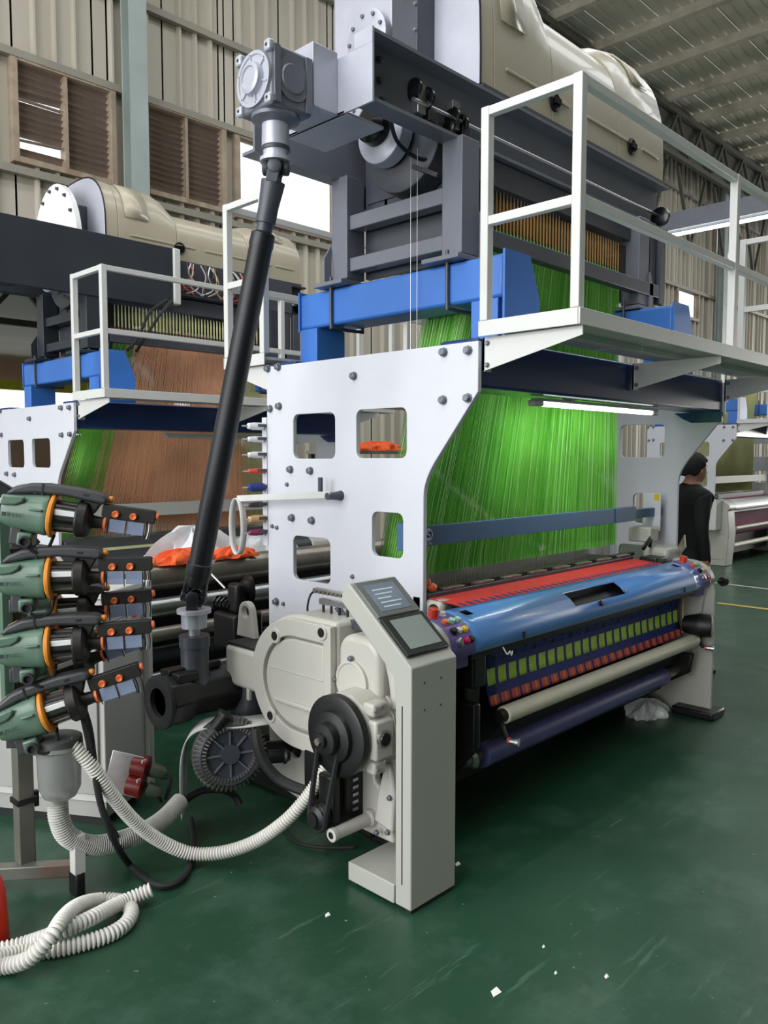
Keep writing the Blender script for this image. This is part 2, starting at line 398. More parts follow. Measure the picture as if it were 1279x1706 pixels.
louvre(1, 4.0, 5.2, 5.18, 6.32, True, 'weathered louvre window with bent broken slats at upper left of the wall')
louvre(2, 5.7, 6.9, 5.2, 6.33, False, 'dark louvre window with closed slats right of the wall column')
def glazed(n, x0, x1, z0, z1, k, label):
    w = T('window_%d' % n, label, 'window', (x0, YW, z0), kind='structure')
    f = M().box(x0-.05, x0+.03, YW-.1, YW+.06, z0-.05, z1+.05).box(x1-.03, x1+.05, YW-.1, YW+.06, z0-.05, z1+.05).box(x0+.03, x1-.03, YW-.1, YW+.06, z1-.03, z1+.05).box(x0+.03, x1-.03, YW-.1, YW+.06, z0-.05, z0+.03)
    part(w, 'window_frame', f, 'win_frame')
    for i in range(k):
        a = x0+.03+(x1-x0-.06)*i/k; b = x0+.03+(x1-x0-.06)*(i+1)/k
        part(w, 'pane', M().box(a+.01, b-.01, YW-.002, YW+.002, z0+.03, z1-.03), 'glass')
glazed(3, 7.17, 9.12, 5.2, 6.33, 2, 'bright glazed window behind the upper gearbox and drive shaft')
glazed(4, 22.0, 23.4, 5.6, 6.35, 1, 'small bright window low on the wall at far right')
glazed(5, 24.5, 26.5, 7.7, 8.6, 2, 'larger bright window on the far right wall')
for i, x in enumerate((5.45, 12.0, 18.2, 24.6, 31.)):
    c = M().box(x-.12, x+.12, YW-.36, YW-.33, 0, 10.2).box(x-.12, x+.12, YW-.16, YW-.13, 0, 10.2).box(x-.02, x+.02, YW-.33, YW-.16, 0, 10.2)
    solo('column', c, 'column', ['pale green steel column between the two louvre windows', 'steel wall column hidden behind the jacquard head', 'steel wall column beyond the right platform rail', 'fourth steel column along the back wall', 'farthest steel column along the back wall'][i], 'column', (x, YW-.25, 0), kind='structure', group='steel columns along the back wall')
# side and front walls out of view, closed; an added lamp stands before the left one
structure('wall_front', M().box(-9, 48, -13.2, -13, 0, ZR), 'truss_dark', 'plain metal wall closing the hall behind the viewer', 'wall')
structure('wall_right', M().box(47.8, 48, -13, YW, 0, ZR), 'wall_tan', 'far end metal wall of the hall', 'wall')
structure('wall_left', M().box(-9.2, -9, -13, YW, 0, ZR), 'wall_tan', 'plain metal wall closing the hall on the feeder side', 'wall')
# roof: sheets with ribs along X, purlins along Y, lattice girder under the eave
rf = T('ceiling', 'corrugated metal roof with purlins high above the looms', 'ceiling', (0, 0, ZR), kind='structure')
sky = {-2: 1, -1: 1, 0: 1, 4: 1, 5: 0, 7: 0}
for y in range(-13, 10):
    mb = M(); ys = [(y+.0015, 0)]
    for k in range(1, 4): c = y+.25*k; ys += [(c-.035, 0), (c-.016, .03), (c+.016, .03), (c+.035, 0)]
    ys += [(y+.96, 0), (y+.98, .03), (y+.9985, 0)]
    mb.add([(x, yy, ZR+z) for x in (-9, 48) for yy, z in ys], [(i, i+1, len(ys)+i+1, len(ys)+i) for i in range(len(ys)-1)])
    part(rf, 'roof_sheet' if not sky.get(y) else 'roof_light', mb, 'skylight' if sky.get(y) else 'roof_sheet', smooth=False)
for i in range(22):
    x = 7.73+1.75*i
    part(rf, 'purlin', M().box(x-.05, x+.05, -13, YW-.4, ZR-.22, ZR-.03).box(x+.05, x+.1, -13, YW-.4, ZR-.22, ZR-.19), 'purlin')
for i in range(5):
    x = -7+4*i
    part(rf, 'purlin', M().box(x-.05, x+.05, -13, YW-.4, ZR-.22, ZR-.03), 'purlin')
# roof lights seen at upper right: pale slots between the purlins
gd = T('lattice_girder', 'dark lattice girder along the eave at upper right', 'girder', (8, YW-.6, 9.4), kind='structure')
part(gd, 'chord', M().box(6, 46, YW-.62, YW-.5, 10.45, 10.58), 'truss_dark'); part(gd, 'chord', M().box(6, 46, YW-.62, YW-.5, 9.35, 9.47), 'truss_dark')
part(gd, 'web_sheet', M().box(6, 46, YW-.46, YW-.44, 9.4, 10.75), 'truss_dark')
for i in range(26):
    x = 6.4+1.5*i
    part(gd, 'diagonal', M().bar((x, YW-.56, 9.45), (x+.75, YW-.56, 10.5), .07), 'truss_dark'); part(gd, 'diagonal', M().bar((x+.75, YW-.56, 10.5), (x+1.5, YW-.56, 9.45), .07), 'truss_dark')
for i in range(8):
    x = 18.9+2.4*i
    part(gd, 'brace', M().bar((x, YW-.3, 9.4), (x+.9, YW-.3, 7.4), .08), 'truss_dark'); part(gd, 'brace', M().bar((x+1.8, YW-.3, 9.4), (x+.9, YW-.3, 7.4), .08), 'truss_dark')
# hall next door, seen through the opening under the left jacquard
structure('wall_next_hall', M().box(-4, 22, 24, 24.2, 0, 2.3).box(-4, 22, 24, 24.2, 3.75, 6), 'wall_far', 'pale far wall of the neighbouring hall', 'wall')
structure('beam_next_hall', M().box(-4, 22, 23.7, 23.95, 3.55, 3.8), 'yellow_beam', 'yellow crane beam across the neighbouring hall', 'beam')
structure('roof_next_hall', M().add([(-4, 10.2, 4.8), (22, 10.2, 4.8), (22, 24.2, 4.4), (-4, 24.2, 4.4), (-4, 10.2, 4.9), (22, 10.2, 4.9), (22, 24.2, 4.5), (-4, 24.2, 4.5)], [(0, 1, 2, 3), (4, 7, 6, 5), (0, 4, 5, 1), (1, 5, 6, 2), (2, 6, 7, 3), (3, 7, 4, 0)]), 'roof_sheet', 'dull metal roof of the neighbouring hall', 'roof')
tr = T('roof_truss', 'rusty roof truss in the neighbouring hall', 'truss', (6, 14, 5), kind='structure')
part(tr, 'chord', M().bar((-2, 14, 3.9), (16, 14, 3.9), .1).bar((-2, 14, 4.6), (16, 14, 4.6), .1), 'truss_dark')
for i in range(14): part(tr, 'diagonal', M().bar((-1+1.2*i, 14, 3.9), (-.4+1.2*i, 14, 4.6), .07).bar((-.4+1.2*i, 14, 4.6), (.2+1.2*i, 14, 3.9), .07), 'truss_dark')
# painted floor lines at right
solo('floor_line', M().box(9.6, 11.0, 1.5, 4.3, .001, .004) if 0 else M().add([(10.50, 4.3, .003), (10.43, 4.3, .003), (10.25, 1.0, .003), (10.32, 1.0, .003)], [(0, 1, 2, 3)]), 'white_line', 'thin pale line painted on the floor at right, farther one', 'floor line', kind='structure')
solo('floor_line', M().add([(9.07, 3.52, .003), (8.98, 3.52, .003), (9.02, 1.0, .003), (9.11, 1.0, .003)], [(0, 1, 2, 3)]), 'yellow_line', 'yellow line painted on the floor at right edge', 'floor line', kind='structure')
ct = T('cable_tray', 'grey overhead cable tray with a tube light at upper right', 'cable tray', (14, 5, 5.6))
part(ct, 'tray', M().box(13.9, 14.1, 1.5, 8.5, 5.62, 5.64).box(13.88, 13.9, 1.5, 8.5, 5.62, 5.92).box(14.1, 14.12, 1.5, 8.5, 5.62, 5.92), 'grey_paint'); part(ct, 'light_tube', M().cyl((14, 2, 5.56), (14, 8, 5.56), .03), 'fluoro')
part(ct, 'wall_bracket', M().bar((14, 8.5, 5.66), (14, YW-.05, 5.66), .05).bar((14, 8.5, 5.66), (14, YW-.05, 4.9), .04), 'truss_dark')
# ================================================================== machine builders (machine coordinates = main loom; o = offset)
XL, XR = 2.70, 5.33
def side_poly():
    p = [(2.07, 2.13), (2.07, 1.92), (2.305, 1.625)]
    for k in range(1, 7): q = k/6; p.append((2.305+.066*math.sin(q*math.pi/2), 1.625-.14*q-.02*(1-math.cos(q*math.pi/2))))
    p += [(2.372, .02), (3.50, .02), (3.50, 2.13)]
    return p
HOLES = [rrect(2.955, 3.279, 1.637, 1.867, .035), rrect(2.474, 2.804, 1.641, 1.872, .035), rrect(2.495, 2.698, 1.175, 1.387, .035), rrect(2.995, 3.287, 1.0, 1.232, .035), rrect(2.48, 2.80, .80, 1.02, .035)]
LB = [(3.497, 2.12), (3.395, 2.122), (2.816, 2.035), (2.255, 2.098), (2.121, 2.094), (2.257, 1.893), (2.121, 1.895), (3.48, 1.905), (3.39, 1.915), (3.30, 1.58), (3.14, 1.575), (3.29, 1.325), (3.13, 1.32), (3.43, .86)]
def gantry(o, label, far=False):
    t = T('gantry_frame', label, 'gantry', (2.7, 2.8, 0), o)
    for x in (XL, XR):
        sp = part(t, 'side_plate', M().prism(side_poly(), 'x', x, x+.025, HOLES), 'frame_white', .003)
        if x == XL:
            for y, z in LB: piece(t, 'bolt', BOLT, (x, y-.012 if y > 3.45 else y, z), under=sp)
            if not far:
                for y, z in ((3.33, 1.50), (3.46, 1.27), (3.42, 1.265), (2.83, 1.06), (2.66, 1.05), (3.37, .855)): piece(t, 'bolt', BOLT_S, (x, y, z), under=sp)
    part(t, 'foot', M().box(XL-.04, XL+.065, 2.36, 2.62, 0, .02).box(XL-.04, XL+.065, 3.26, 3.52, 0, .02).box(XR-.04, XR+.065, 2.36, 2.62, 0, .02).box(XR-.04, XR+.065, 3.26, 3.52, 0, .02), 'grey_dark')
    part(t, 'cross_beam', M().box(XL+.025, XR, 2.085, 2.30, 1.94, 2.15), 'blue_beam_shaded', .012)
    part(t, 'cross_beam', M().box(XL+.025, XR, 3.29, 3.49, 1.94, 2.15), 'blue_beam_shaded', .012)
    part(t, 'gusset', M().prism([(2.08, 1.94), (2.40, 1.94), (2.34, 1.90), (2.28, 1.872), (2.08, 1.872)], 'x', XR-.02, XR), 'blue_beam_shaded')
    part(t, 'gusset', M().prism([(2.10, 1.94), (2.42, 1.94), (2.36, 1.89), (2.28, 1.9), (2.10, 1.9)], 'x', XL+.025, XL+.035), 'blue_beam_shaded')
    for s in (0, 1):
        a, b = ((2.93, 3.14), (4.50, 4.80))[s] if s == 0 else (4.62, 4.83)
        bm = part(t, 'support_beam', M().box(a, b, 2.112, 3.488, 2.35, 2.54), 'blue_beam', .015)
        part(t, 'beam_leg', M().box(a, b, 2.14, 2.29, 2.15, 2.35).box(a, b, 3.35, 3.488, 2.15, 2.35), 'blue_beam', .004, under=bm)
        ep = [(a-.005, 2.15), (b+.06, 2.15), (b+.06, 2.36), (b-.02, 2.555), (a-.005, 2.555)]
        part(t, 'end_plate', M().prism(ep, 'y', 2.10, 2.112), 'blue_beam', under=bm); part(t, 'end_plate', M().prism([(a-.005, 2.34), (b+.005, 2.34), (b+.005, 2.555), (a-.005, 2.555)], 'y', 3.488, 3.50), 'blue_beam', under=bm)
        for y in (2.42, 3.22):   # U-bolts clamping the jacquard feet
            part(t, 'u_bolt', M().tube(spline([(a-.012, y, 2.60), (a-.012, y, 2.36), (a+.01, y, 2.335), (b-.01, y, 2.335), (b+.012, y, 2.36), (b+.012, y, 2.60)], 4), .009, 8), 'grey_dark', under=bm)
    return t
def rail(mb, pts, w=.038):
    for p, q in pts: mb.bar(p, q, w)
def platform(o, front, label):
    x0, x1 = XL-.005, 5.52
    y0, y1 = (1.597, 2.068) if front else (3.515, 3.885)
    t = T('service_platform', label, 'platform', (x0, y0, 2.15), o)
    fz = M(); fy = y0 if front else y1
    fz.box(x0, x1, fy-.006, fy+.006, 2.145, 2.208).box(x0, x0+.008, y0, y1, 2.145, 2.208).box(x1-.008, x1, y0, y1, 2.145, 2.208)
    part(t, 'edge_angle', fz, 'rail_white', .002)
    n = 3
    for i in range(n):
        a = x0+.01+(x1-x0-.02)*i/n; b = x0+.01+(x1-x0-.02)*(i+1)/n
        part(t, 'deck_plate', M().box(a+.004, b-.004, y0+.008, y1-.002, 2.176, 2.190).box(a+.01, b-.01, (y0+y1)/2-.02, (y0+y1)/2+.02, 2.15, 2.176), 'rail_white')
    for x in (XL+.03, 4.05, XR-.02):
        if front: bp = [(2.068, 2.145), (1.60, 2.145), (1.60, 2.11), (2.068, 2.005)]
        else: bp = [(3.515, 2.145), (3.84, 2.145), (3.84, 2.11), (3.515, 2.005)]
        bk = part(t, 'bracket', M().prism(bp, 'x', x, x+.006).box(x, x+.05, 2.060 if front else 3.515, 2.068 if front else 3.523, 2.005, 2.145), 'rail_white')
        if front:
            for z in (2.03, 2.12): piece(t, 'bolt', BOLT_S, (x, 2.045, z), under=bk)
    yo, yi = (y0+.02, y1-.025) if front else (y1-.02, y0+.02)
    zt, zm = 3.045, 2.61; px = [x0+.02, 4.22, x1-.02]; h = .0195; k = .0175
    for x in px: part(t, 'post', M().box(x-h, x+h, yo-h, yo+h, 2.209, zt+h), 'rail_white', .003)
    for x in (px[0], px[2]): part(t, 'post', M().box(x-h, x+h, yi-h, yi+h, 2.209, zt+h), 'rail_white', .003)
    for z in (zt, zm):
        for xa, xb in zip(px, px[1:]): part(t, 'rail', M().box(xa+h, xb-h, yo-k, yo+k, z-k, z+k), 'rail_white', .002)
        for x in (px[0], px[2]): part(t, 'rail', M().box(x-k, x+k, min(yo, yi)+h, max(yo, yi)-h, z-k, z+k), 'rail_white', .002)
    return t
JX0, JX1 = 3.16, 5.10
def cover_profile(h, n=18):
    """front-to-back section (Y,Z) of the jacquard hood"""
    y0, y1, z0 = 2.42, 3.34, 3.42; p = [(y0, z0), (y0, z0+.16)]
    for k in range(1, n): q = math.pi*k/n; p.append(((y0+y1)/2-(y1-y0)/2*math.copysign(abs(math.cos(q))**.75, math.cos(q)), z0+.16+(h-.16)*math.sin(q)**.8))
    return p+[(y1, z0+.16), (y1, z0)]
def jacquard(o, label, far=False, wires=True, dark=False):
    body = 'navy_dark' if dark else 'grey_paint'
    t = T('jacquard_machine', label, 'jacquard machine', (3.0, 2.8, 2.56), o)
    for xa, xb in ((2.96, 3.09), (4.70, 4.83)):
        for ya, yb in ((2.37, 2.49), (3.14, 3.26)):
            part(t, 'post', M().box(xa, xb, ya, yb, 2.59, 3.12), body, .004)
            part(t, 'foot_plate', M().box(xa-.09, xb+.05, ya-.05, yb+.05, 2.545, 2.567).cyl((xa+.03, ya+.03, 2.567), (xa+.03, ya+.03, 2.60), .014, 6).cyl((xb-.03, yb-.03, 2.567), (xb-.03, yb-.03, 2.60), .014, 6), body, .003)
        part(t, 'gusset', M().prism([(xb, 2.567), (xb+.045, 2.567), (xb+.045, 2.72), (xb, 2.80)], 'y', 2.36, 2.372).prism([(xa, 2.567), (xa-.05, 2.567), (xa-.05, 2.7), (xa, 2.78)], 'y', 3.262, 3.272), body)
        for z0, z1 in ((2.84, 2.915), (2.625, 2.695)): part(t, 'cross_bar', M().box(xa+.02, xb-.03, 2.49, 3.14, z0, z1), body, .004)
    # long C channels front and back
    x0 = 2.412
    for y0, s in ((2.40, 1), (3.30, -1)):
        c = M().box(x0, JX1+.05, min(y0+s*.085, y0+s*.1), max(y0+s*.085, y0+s*.1), 3.125, 3.385).box(x0, JX1+.05, min(y0, y0+s*.1), max(y0, y0+s*.1), 3.385, 3.40).box(x0, JX1+.05, min(y0, y0+s*.1), max(y0, y0+s*.1), 3.11, 3.125)
        ch = part(t, 'channel', c, 'grey_paint' if not dark else 'navy_dark')
        if s == 1:
            for x, z in ((2.455, 3.345), (2.455, 3.27), (2.455, 3.195), (2.53, 3.335), (2.53, 3.25), (2.55, 3.175)): piece(t, 'bolt', BOLT_DARK if (x > 2.5) else BOLT, (x, 2.485, z), (0, 0, R(90)), under=ch)
    # gearbox bracket: left end box
    bx = M().box(x0-.012, x0, 2.392, 2.93, 3.10, 3.335).box(x0-.012, x0, 2.392, 2.50, 3.335, 3.40).box(x0-.012, 2.64, 2.56, 2.95, 3.10, 3.112)
    part(t, 'end_box', bx, 'grey_silver' if not dark else 'navy_dark', .002)
    part(t, 'gearbox_arm', M().box(2.262, x0-.012, 2.60, 2.86, 3.10, 3.36), 'grey_silver' if not dark else 'navy_dark', .004)
    # drive wheel and lower pan seen under the box
    part(t, 'drive_pan', M().lathe((2.84, 2.80, 3.22), (1, 0, 0), [(0, .10), (.02, .15), (.09, .155), (.10, .10)], 36), 'grey_silver', .003); part(t, 'drum_pan', M().lathe((2.95, 2.76, 3.20), (1, 0, 0), [(0, .2), (.02, .25), (.14, .26), (.15, .2)], 40), 'grey_dark', .003); part(t, 'cable_loom', M().tube(spline([(2.62, 2.5, 3.12), (2.80, 2.62, 3.10), (2.95, 2.60, 3.06), (3.05, 2.50, 3.10)], 5), .01, 6), 'black'); part(t, 'stay', M().bar((2.90, 2.62, 3.02), (2.94, 2.50, 2.96), .02), 'black')
    part(t, 'drive_hub', M().lathe((2.76, 2.80, 3.24), (1, 0, 0), [(0, .05), (.03, .09), (.1, .1), (.12, .06), (.2, .06)], 24), 'black_gloss')
    part(t, 'end_panel', M().box(3.1, 3.13, 2.52, 3.14, 2.60, 3.40).box(3.1, 4.8, 2.98, 3.0, 2.92, 3.12), 'grey_dark')
    # end housing of the head
    HH = 1. if not dark else .66
    eh = part(t, 'end_housing', M().prism([(y, z) for y, z in cover_profile(.94*HH)], 'x', JX0-.012, JX0+.002), 'grey_silver', .002)
    part(t, 'seal_ring', M().tube([(JX0-.004, y, z) for y, z in cover_profile(.955*HH)], .006, 6), 'black', under=eh)
    part(t, 'gear_cover', M().box(JX0-.12, JX0-.012, 2.88, 3.33, 3.40, 3.4+.72*HH**1.5), 'grey_silver', .02, under=eh)
    part(t, 'side_panel', M().box(JX0-.14, JX0-.012, 2.70, 2.875, 3.40, 3.4+.74*HH**1.5), 'grey_dark', .006, under=eh)
    if not dark: rd = part(t, 'round_cover', M().lathe((JX0-.12, 3.05, 3.52), (-1, 0, 0), [(0, .13), (.03, .13), (.035, .12)], 32).lathe((JX0-.12, 3.03, 3.78), (-1, 0, 0), [(0, .14), (.045, .14), (.05, .13)], 32), 'grey_silver', under=eh)
    for k in range(9 if not dark else 0):
        q = k*2*math.pi/9
        piece(t, 'bolt', BOLT_S, (JX0-.154, 3.05+.105*math.cos(q), 3.52+.105*math.sin(q)), under=eh); piece(t, 'bolt', BOLT_S, (JX0-.169, 3.03+.115*math.cos(q), 3.78+.115*math.sin(q)), under=eh)
    for z in (3.5, 3.6, 3.72, 3.84) if not dark else (): piece(t, 'bolt', BOLT_S, (JX0-.14, 2.712, z), under=eh)
    if far:   # bolted white end disc
        dk = part(t, 'end_disc', M().prism([(2.88+.40*math.cos(R(a)), 3.42+.55*math.sin(R(a))) for a in range(0, 181, 10)], 'x', JX0-.20, JX0-.16), 'drum_white', under=eh)
        for a in range(15, 180, 22): piece(t, 'bolt', BOLT_DARK, (JX0-.20, 2.88+.36*math.cos(R(a)), 3.42+.51*math.sin(R(a))), under=eh)
    # hood: high hump, low middle, high hump, each a shell of its own
    def hood(xs, hs, name, m='cream'):
        mb = M(); P = [[(x, y, z) for y, z in cover_profile(h*HH)] for x, h in zip(xs, hs)]; n = len(P[0])
        mb.add([q for r_ in P for q in r_], [(i*n+k, i*n+k+1, (i+1)*n+k+1, (i+1)*n+k) for i in range(len(xs)-1) for k in range(n-1)]+[tuple(range(n))[::-1], tuple(range((len(xs)-1)*n, len(xs)*n))])
        return part(t, name, mb, m, .004)
    h1 = hood([JX0+.002, JX0+.10], [.94, .94], 'hood_band')
    h2 = hood([JX0+.104, 3.62, 3.70, 3.78], [.93, .93, .88, .74], 'hood_hump')
    h3 = hood([3.784, 4.496], [.70, .70], 'hood_middle')
    h4 = hood([4.50, 4.58, 4.66, JX1-.02, JX1], [.72, .78, .80, .80, .74], 'hood_hump')
    pr = cover_profile(.797); 
    def patch(h, x0_, x1_, k0, k1, name):
        P_ = cover_profile(h*HH); mb = M(); n = k1-k0
        mb.add([(x, P_[k][0]-.006*(1 if k < 10 else -1), P_[k][1]+.004) for x in (x0_, x1_) for k in range(k0, k1)], [(k, k+1, n+k+1, n+k) for k in range(n-1)])
        q = part(t, name, mb, 'cream', under=h2); s_ = q.modifiers.new('s', 'SOLIDIFY'); s_.thickness = .012; s_.offset = 0
    patch(.935, 3.32, 3.52, 2, 8, 'raised_panel'); patch(.805, 4.74, 4.92, 4, 9, 'raised_panel')
    for x, x2 in ((3.36, 3.95), (4.05, 4.75), (4.80, 5.02)): part(t, 'embossed_rib', M().box(x, x2, 2.412, 2.42, 3.545, 3.56), 'cream', .003, under=h3)
    for x in (3.80, 4.66):
        hd = part(t, 'handle', M().lathe((x, 2.42, 3.53), (0, -1, 0), [(0, .05), (.012, .05), (.014, .042), (.004, .03)], 20), 'black', under=h3)
        part(t, 'latch', M().bar((x-.03, 2.40, 3.53), (x+.03, 2.40, 3.53), .016, .03), 'black_gloss', under=h3)
    part(t, 'hood_base', M().box(JX0, JX1, 2.41, 3.35, 3.40, 3.425), 'grey_dark')
    # chrome shaft and sprockets in the front channel
    part(t, 'chain_shaft', M().cyl((2.70, 2.44, 3.215), (5.12, 2.44, 3.215), .009, 10), 'steel')
    for x, z, r in ((2.72, 3.27, .045), (2.80, 3.25, .05), (2.98, 3.22, .05), (3.05, 3.21, .045), (2.96, 3.17, .035)):
        sp = part(t, 'sprocket', M().lathe((x-.01, 2.455, z), (1, 0, 0), [(0, r*.5), (.008, r), (.02, r), (.028, r*.5)], 18), 'black_gloss')
    for x in (2.76, 3.00): part(t, 'chain_bracket', M().box(x-.025, x+.03, 2.44, 2.486, 3.17, 3.30), 'steel', .004); part(t, 'chain_bracket', M().box(x+.04, x+.10, 2.43, 2.47, 3.15, 3.20), 'black', .004)
    part(t, 'shaft_end', M().lathe((5.05, 2.42, 3.20), (1, 0, 0), [(0, .03), (.01, .06), (.04, .06), (.05, .03), (.08, .03)], 16), 'black_gloss')
    # lower frame: needle rack, tubes, board
    part(t, 'rack_beam', M().box(3.09, 4.98, 2.43, 2.50, 2.98, 3.10).box(3.09, 4.98, 2.52, 3.12, 2.99, 3.03), 'grey_dark')
    part(t, 'rack_beam', M().box(3.09, 4.98, 3.16, 3.24, 2.98, 3.10), 'grey_dark')
    part(t, 'right_stanchion', M().box(4.86, 4.94, 2.38, 2.46, 2.56, 3.12).box(4.96, 5.04, 2.36, 2.40, 2.62, 3.10), 'grey_dark', .004)
    part(t, 'board_beam', M().box(3.12, 4.96, 2.36, 2.42, 2.655, 2.735), 'grey_dark', .004); part(t, 'board_beam', M().box(3.12, 4.96, 3.04, 3.10, 2.655, 2.735), 'grey_dark', .004)
    tb = M(); tn = M(); nd = M(); rows = 3 if not far else 2
    for r_ in range(rows):
        for i in range(46):
            x = 3.24+1.38*i/45+.01*r_; y = 2.47+.10*r_
            tb.lathe((x, y, 2.80), (0, 0, 1), [(0, .005), (.10, .0062), (.16, .004)], 5); tn.lathe((x, y, 2.70), (0, 0, 1), [(0, .003), (.07, .0058), (.10, .003)], 5)
            if i < 24: nd.cyl((x, y, 2.94), (x, y, 3.02), .003, 4)
    part(t, 'hook_tubes', tb, 'tan_tube' if not far else 'cord_olive', kind='stuff'); part(t, 'spring_tubes', tn, 'cord_green' if not far else 'cord_tan', kind='stuff'); part(t, 'needles', nd, 'wire', kind='stuff')
    part(t, 'tube_board', M().box(3.20, 4.66, 2.47, 2.80, 2.782, 2.798).box(4.64, 4.70, 2.46, 2.52, 2.78, 2.95), 'reed_dark')
    if wires:
        part(t, 'pull_wire', M().cyl((2.93, 2.66, 2.15), (2.93, 2.66, 3.1), .0012, 5), 'wire'); part(t, 'pull_wire', M().cyl((2.91, 2.60, 2.15), (2.91, 2.60, 3.1), .0012, 5), 'wire')
    if far:   # open wiring bay on the hood side
        part(t, 'leg_block', M().box(2.98, 3.42, 2.50, 2.60, 2.57, 3.08), 'navy_dark', .01); part(t, 'bay_panel', M().box(1.95, 3.70, 2.36, 2.40, 3.0, 3.50), 'navy_dark', .004)
        part(t, 'white_post', M().box(3.70, 3.76, 2.34, 2.40, 3.03, 3.50), 'rail_white', .008)
        part(t, 'bay_recess', M().box(3.77, 4.95, 2.37, 2.40, 3.12, 3.40), 'grey_dark')
        wr = random.Random(3)
        for k in range(26):
            x = 3.82+wr.random()*.75; part(t, 'wiring', M().tube(spline([(x, 2.36, 3.40), (x+wr.uniform(-.05, .05), 2.32, 3.30), (x+wr.uniform(-.08, .08), 2.34, 3.2), (x+wr.uniform(-.1, .1), 2.36, 3.14)], 4), .006, 5), wr.choice(['cloth_tan', 'wire', 'button_red', 'hose_dark', 'reed_dark']))
        part(t, 'cable', M().tube(spline([(3.62, 2.33, 3.05), (3.45, 2.30, 2.92), (3.35, 2.32, 2.70), (3.30, 2.40, 2.6)], 6), .012, 8), 'rubber'); part(t, 'cable', M().tube(spline([(3.66, 2.33, 3.05), (3.52, 2.28, 2.9), (3.42, 2.32, 2.72), (3.38, 2.40, 2.6)], 6), .012, 8), 'rubber')
    return t
def harness(o, label, cmats, far=False):
    t = T('jacquard_harness', label, 'harness', (3.9, 2.7, 1.0), o)
    rows, n = (14, 190) if not far else (8, 150)
    mbs = [M() for _ in cmats]
    rnd = random.Random(5)
    for r_ in range(rows):
        for i in range(n):
            q = i/(n-1); w = rnd.uniform(-.002, .002)
            xt = 3.24+1.40*q+w+.003*r_; xm = 2.83+2.09*q+w; yt = 2.47+.36*r_/rows; ym = 2.60+.20*r_/rows
            if far: k = 0 if q < .10+rnd.uniform(-.03, .03) else (1 if q < .55+rnd.uniform(-.1, .1) else (2 if q < .85 else 3))
            else:
                k = rnd.random(); k = 1 if k < .3 else (2 if k > .86 else 0)
            k = max(0, min(len(cmats)-1, k))
            rr = .0019 if not far else .0026; mb = mbs[k]; d1 = Vector((rr, 0, 0)); d2 = Vector((-rr*.5, rr*.87, 0)); d3 = Vector((-rr*.5, -rr*.87, 0))
            ps = [Vector((xt, yt, 2.72)), Vector((xm, ym, 1.10)), Vector((xm, ym, 1.06))]
            mb.add([p+d for p in ps for d in (d1, d2, d3)], [(a*3+c, a*3+(c+1) % 3, (a+1)*3+(c+1) % 3, (a+1)*3+c) for a in range(2) for c in range(3)])
    for k, m_ in enumerate(cmats):
        if mbs[k].v: part(t, 'cords', mbs[k], m_, kind='stuff', smooth=False)
    hd = M()
    for r_ in range(5):
        for i in range(170): x = 2.83+2.09*i/169+.002*r_; y = 2.60+.05*r_; hd.cyl((x, y, .90), (x, y, 1.065), .0016, 3)
    part(t, 'heddle_wires', hd, 'wire', kind='stuff', smooth=False)
    return t
# ================================================================== main machine
O0 = (0, 0, 0); O2 = (-.12, 3.5, 0); O3 = (9.8, 2.6, 0)
gantry(O0, 'white steel gantry carrying the nearest loom\'s jacquard on blue beams')
platform(O0, True, 'white railed service platform over the front of the nearest loom')
platform(O0, False, 'white railed service platform behind the nearest loom')
jacquard(O0, 'large grey jacquard machine with cream hood above the green harness')
harness(O0, 'bright green harness cords hanging inside the nearest gantry', ['cord_green', 'cord_green_dark', 'cord_pale'])

# upper gearbox ---------------------------------------------------
g = T('bevel_gearbox', 'grey cubic gearbox at the top of the black drive shaft', 'gearbox', (2.15, 2.71, 3.05))
part(g, 'body', M().box(2.05, 2.26, 2.605, 2.825, 3.05, 3.29), 'grey_paint', .012)
fl = part(g, 'round_flange', M().lathe((2.05, 2.715, 3.17), (-1, 0, 0), [(0, .108), (.012, .108), (.012, .095), (.006, .092), (.006, .066), (.03, .06), (.034, .045), (.028, .04), (.028, 0.001)], 40), 'grey_silver')
for k in range(6):
    q = R(60*k+20); part(g, 'rib', M().bar((2.044, 2.715+.062*math.cos(q), 3.17+.062*math.sin(q)), (2.044, 2.715+.1*math.cos(q), 3.17+.1*math.sin(q)), .006, .012, up=(1, 0, 0)), 'grey_silver', under=fl)
part(g, 'corner_lugs', M().box(2.035, 2.062, 2.60, 2.64, 3.05, 3.09).box(2.035, 2.062, 2.79, 2.83, 3.05, 3.09).box(2.035, 2.062, 2.60, 2.64, 3.25, 3.295).box(2.035, 2.062, 2.79, 2.83, 3.25, 3.295), 'grey_silver', .008)
for y, z in ((2.62, 3.07), (2.81, 3.07), (2.62, 3.272), (2.81, 3.272)): part(g, 'bolt_hole', M().lathe((2.0352, y, z), (-1, 0, 0), [(0, .007), (.0006, .007), (.0006, .001)], 12), 'black')
part(g, 'side_boss', M().lathe((2.155, 2.605, 3.17), (0, -1, 0), [(0, .085), (.006, .085), (.006, .06), (.012, .055), (.012, 0.001)], 32).box(2.06, 2.09, 2.596, 2.606, 3.06, 3.28).box(2.225, 2.255, 2.596, 2.606, 3.06, 3.28), 'grey_paint')
part(g, 'output_flange', M().lathe((2.15, 2.71, 3.05), (0, 0, -1), [(0, .10), (.015, .10), (.02, .085), (.03, .062)], 32), 'grey_paint')
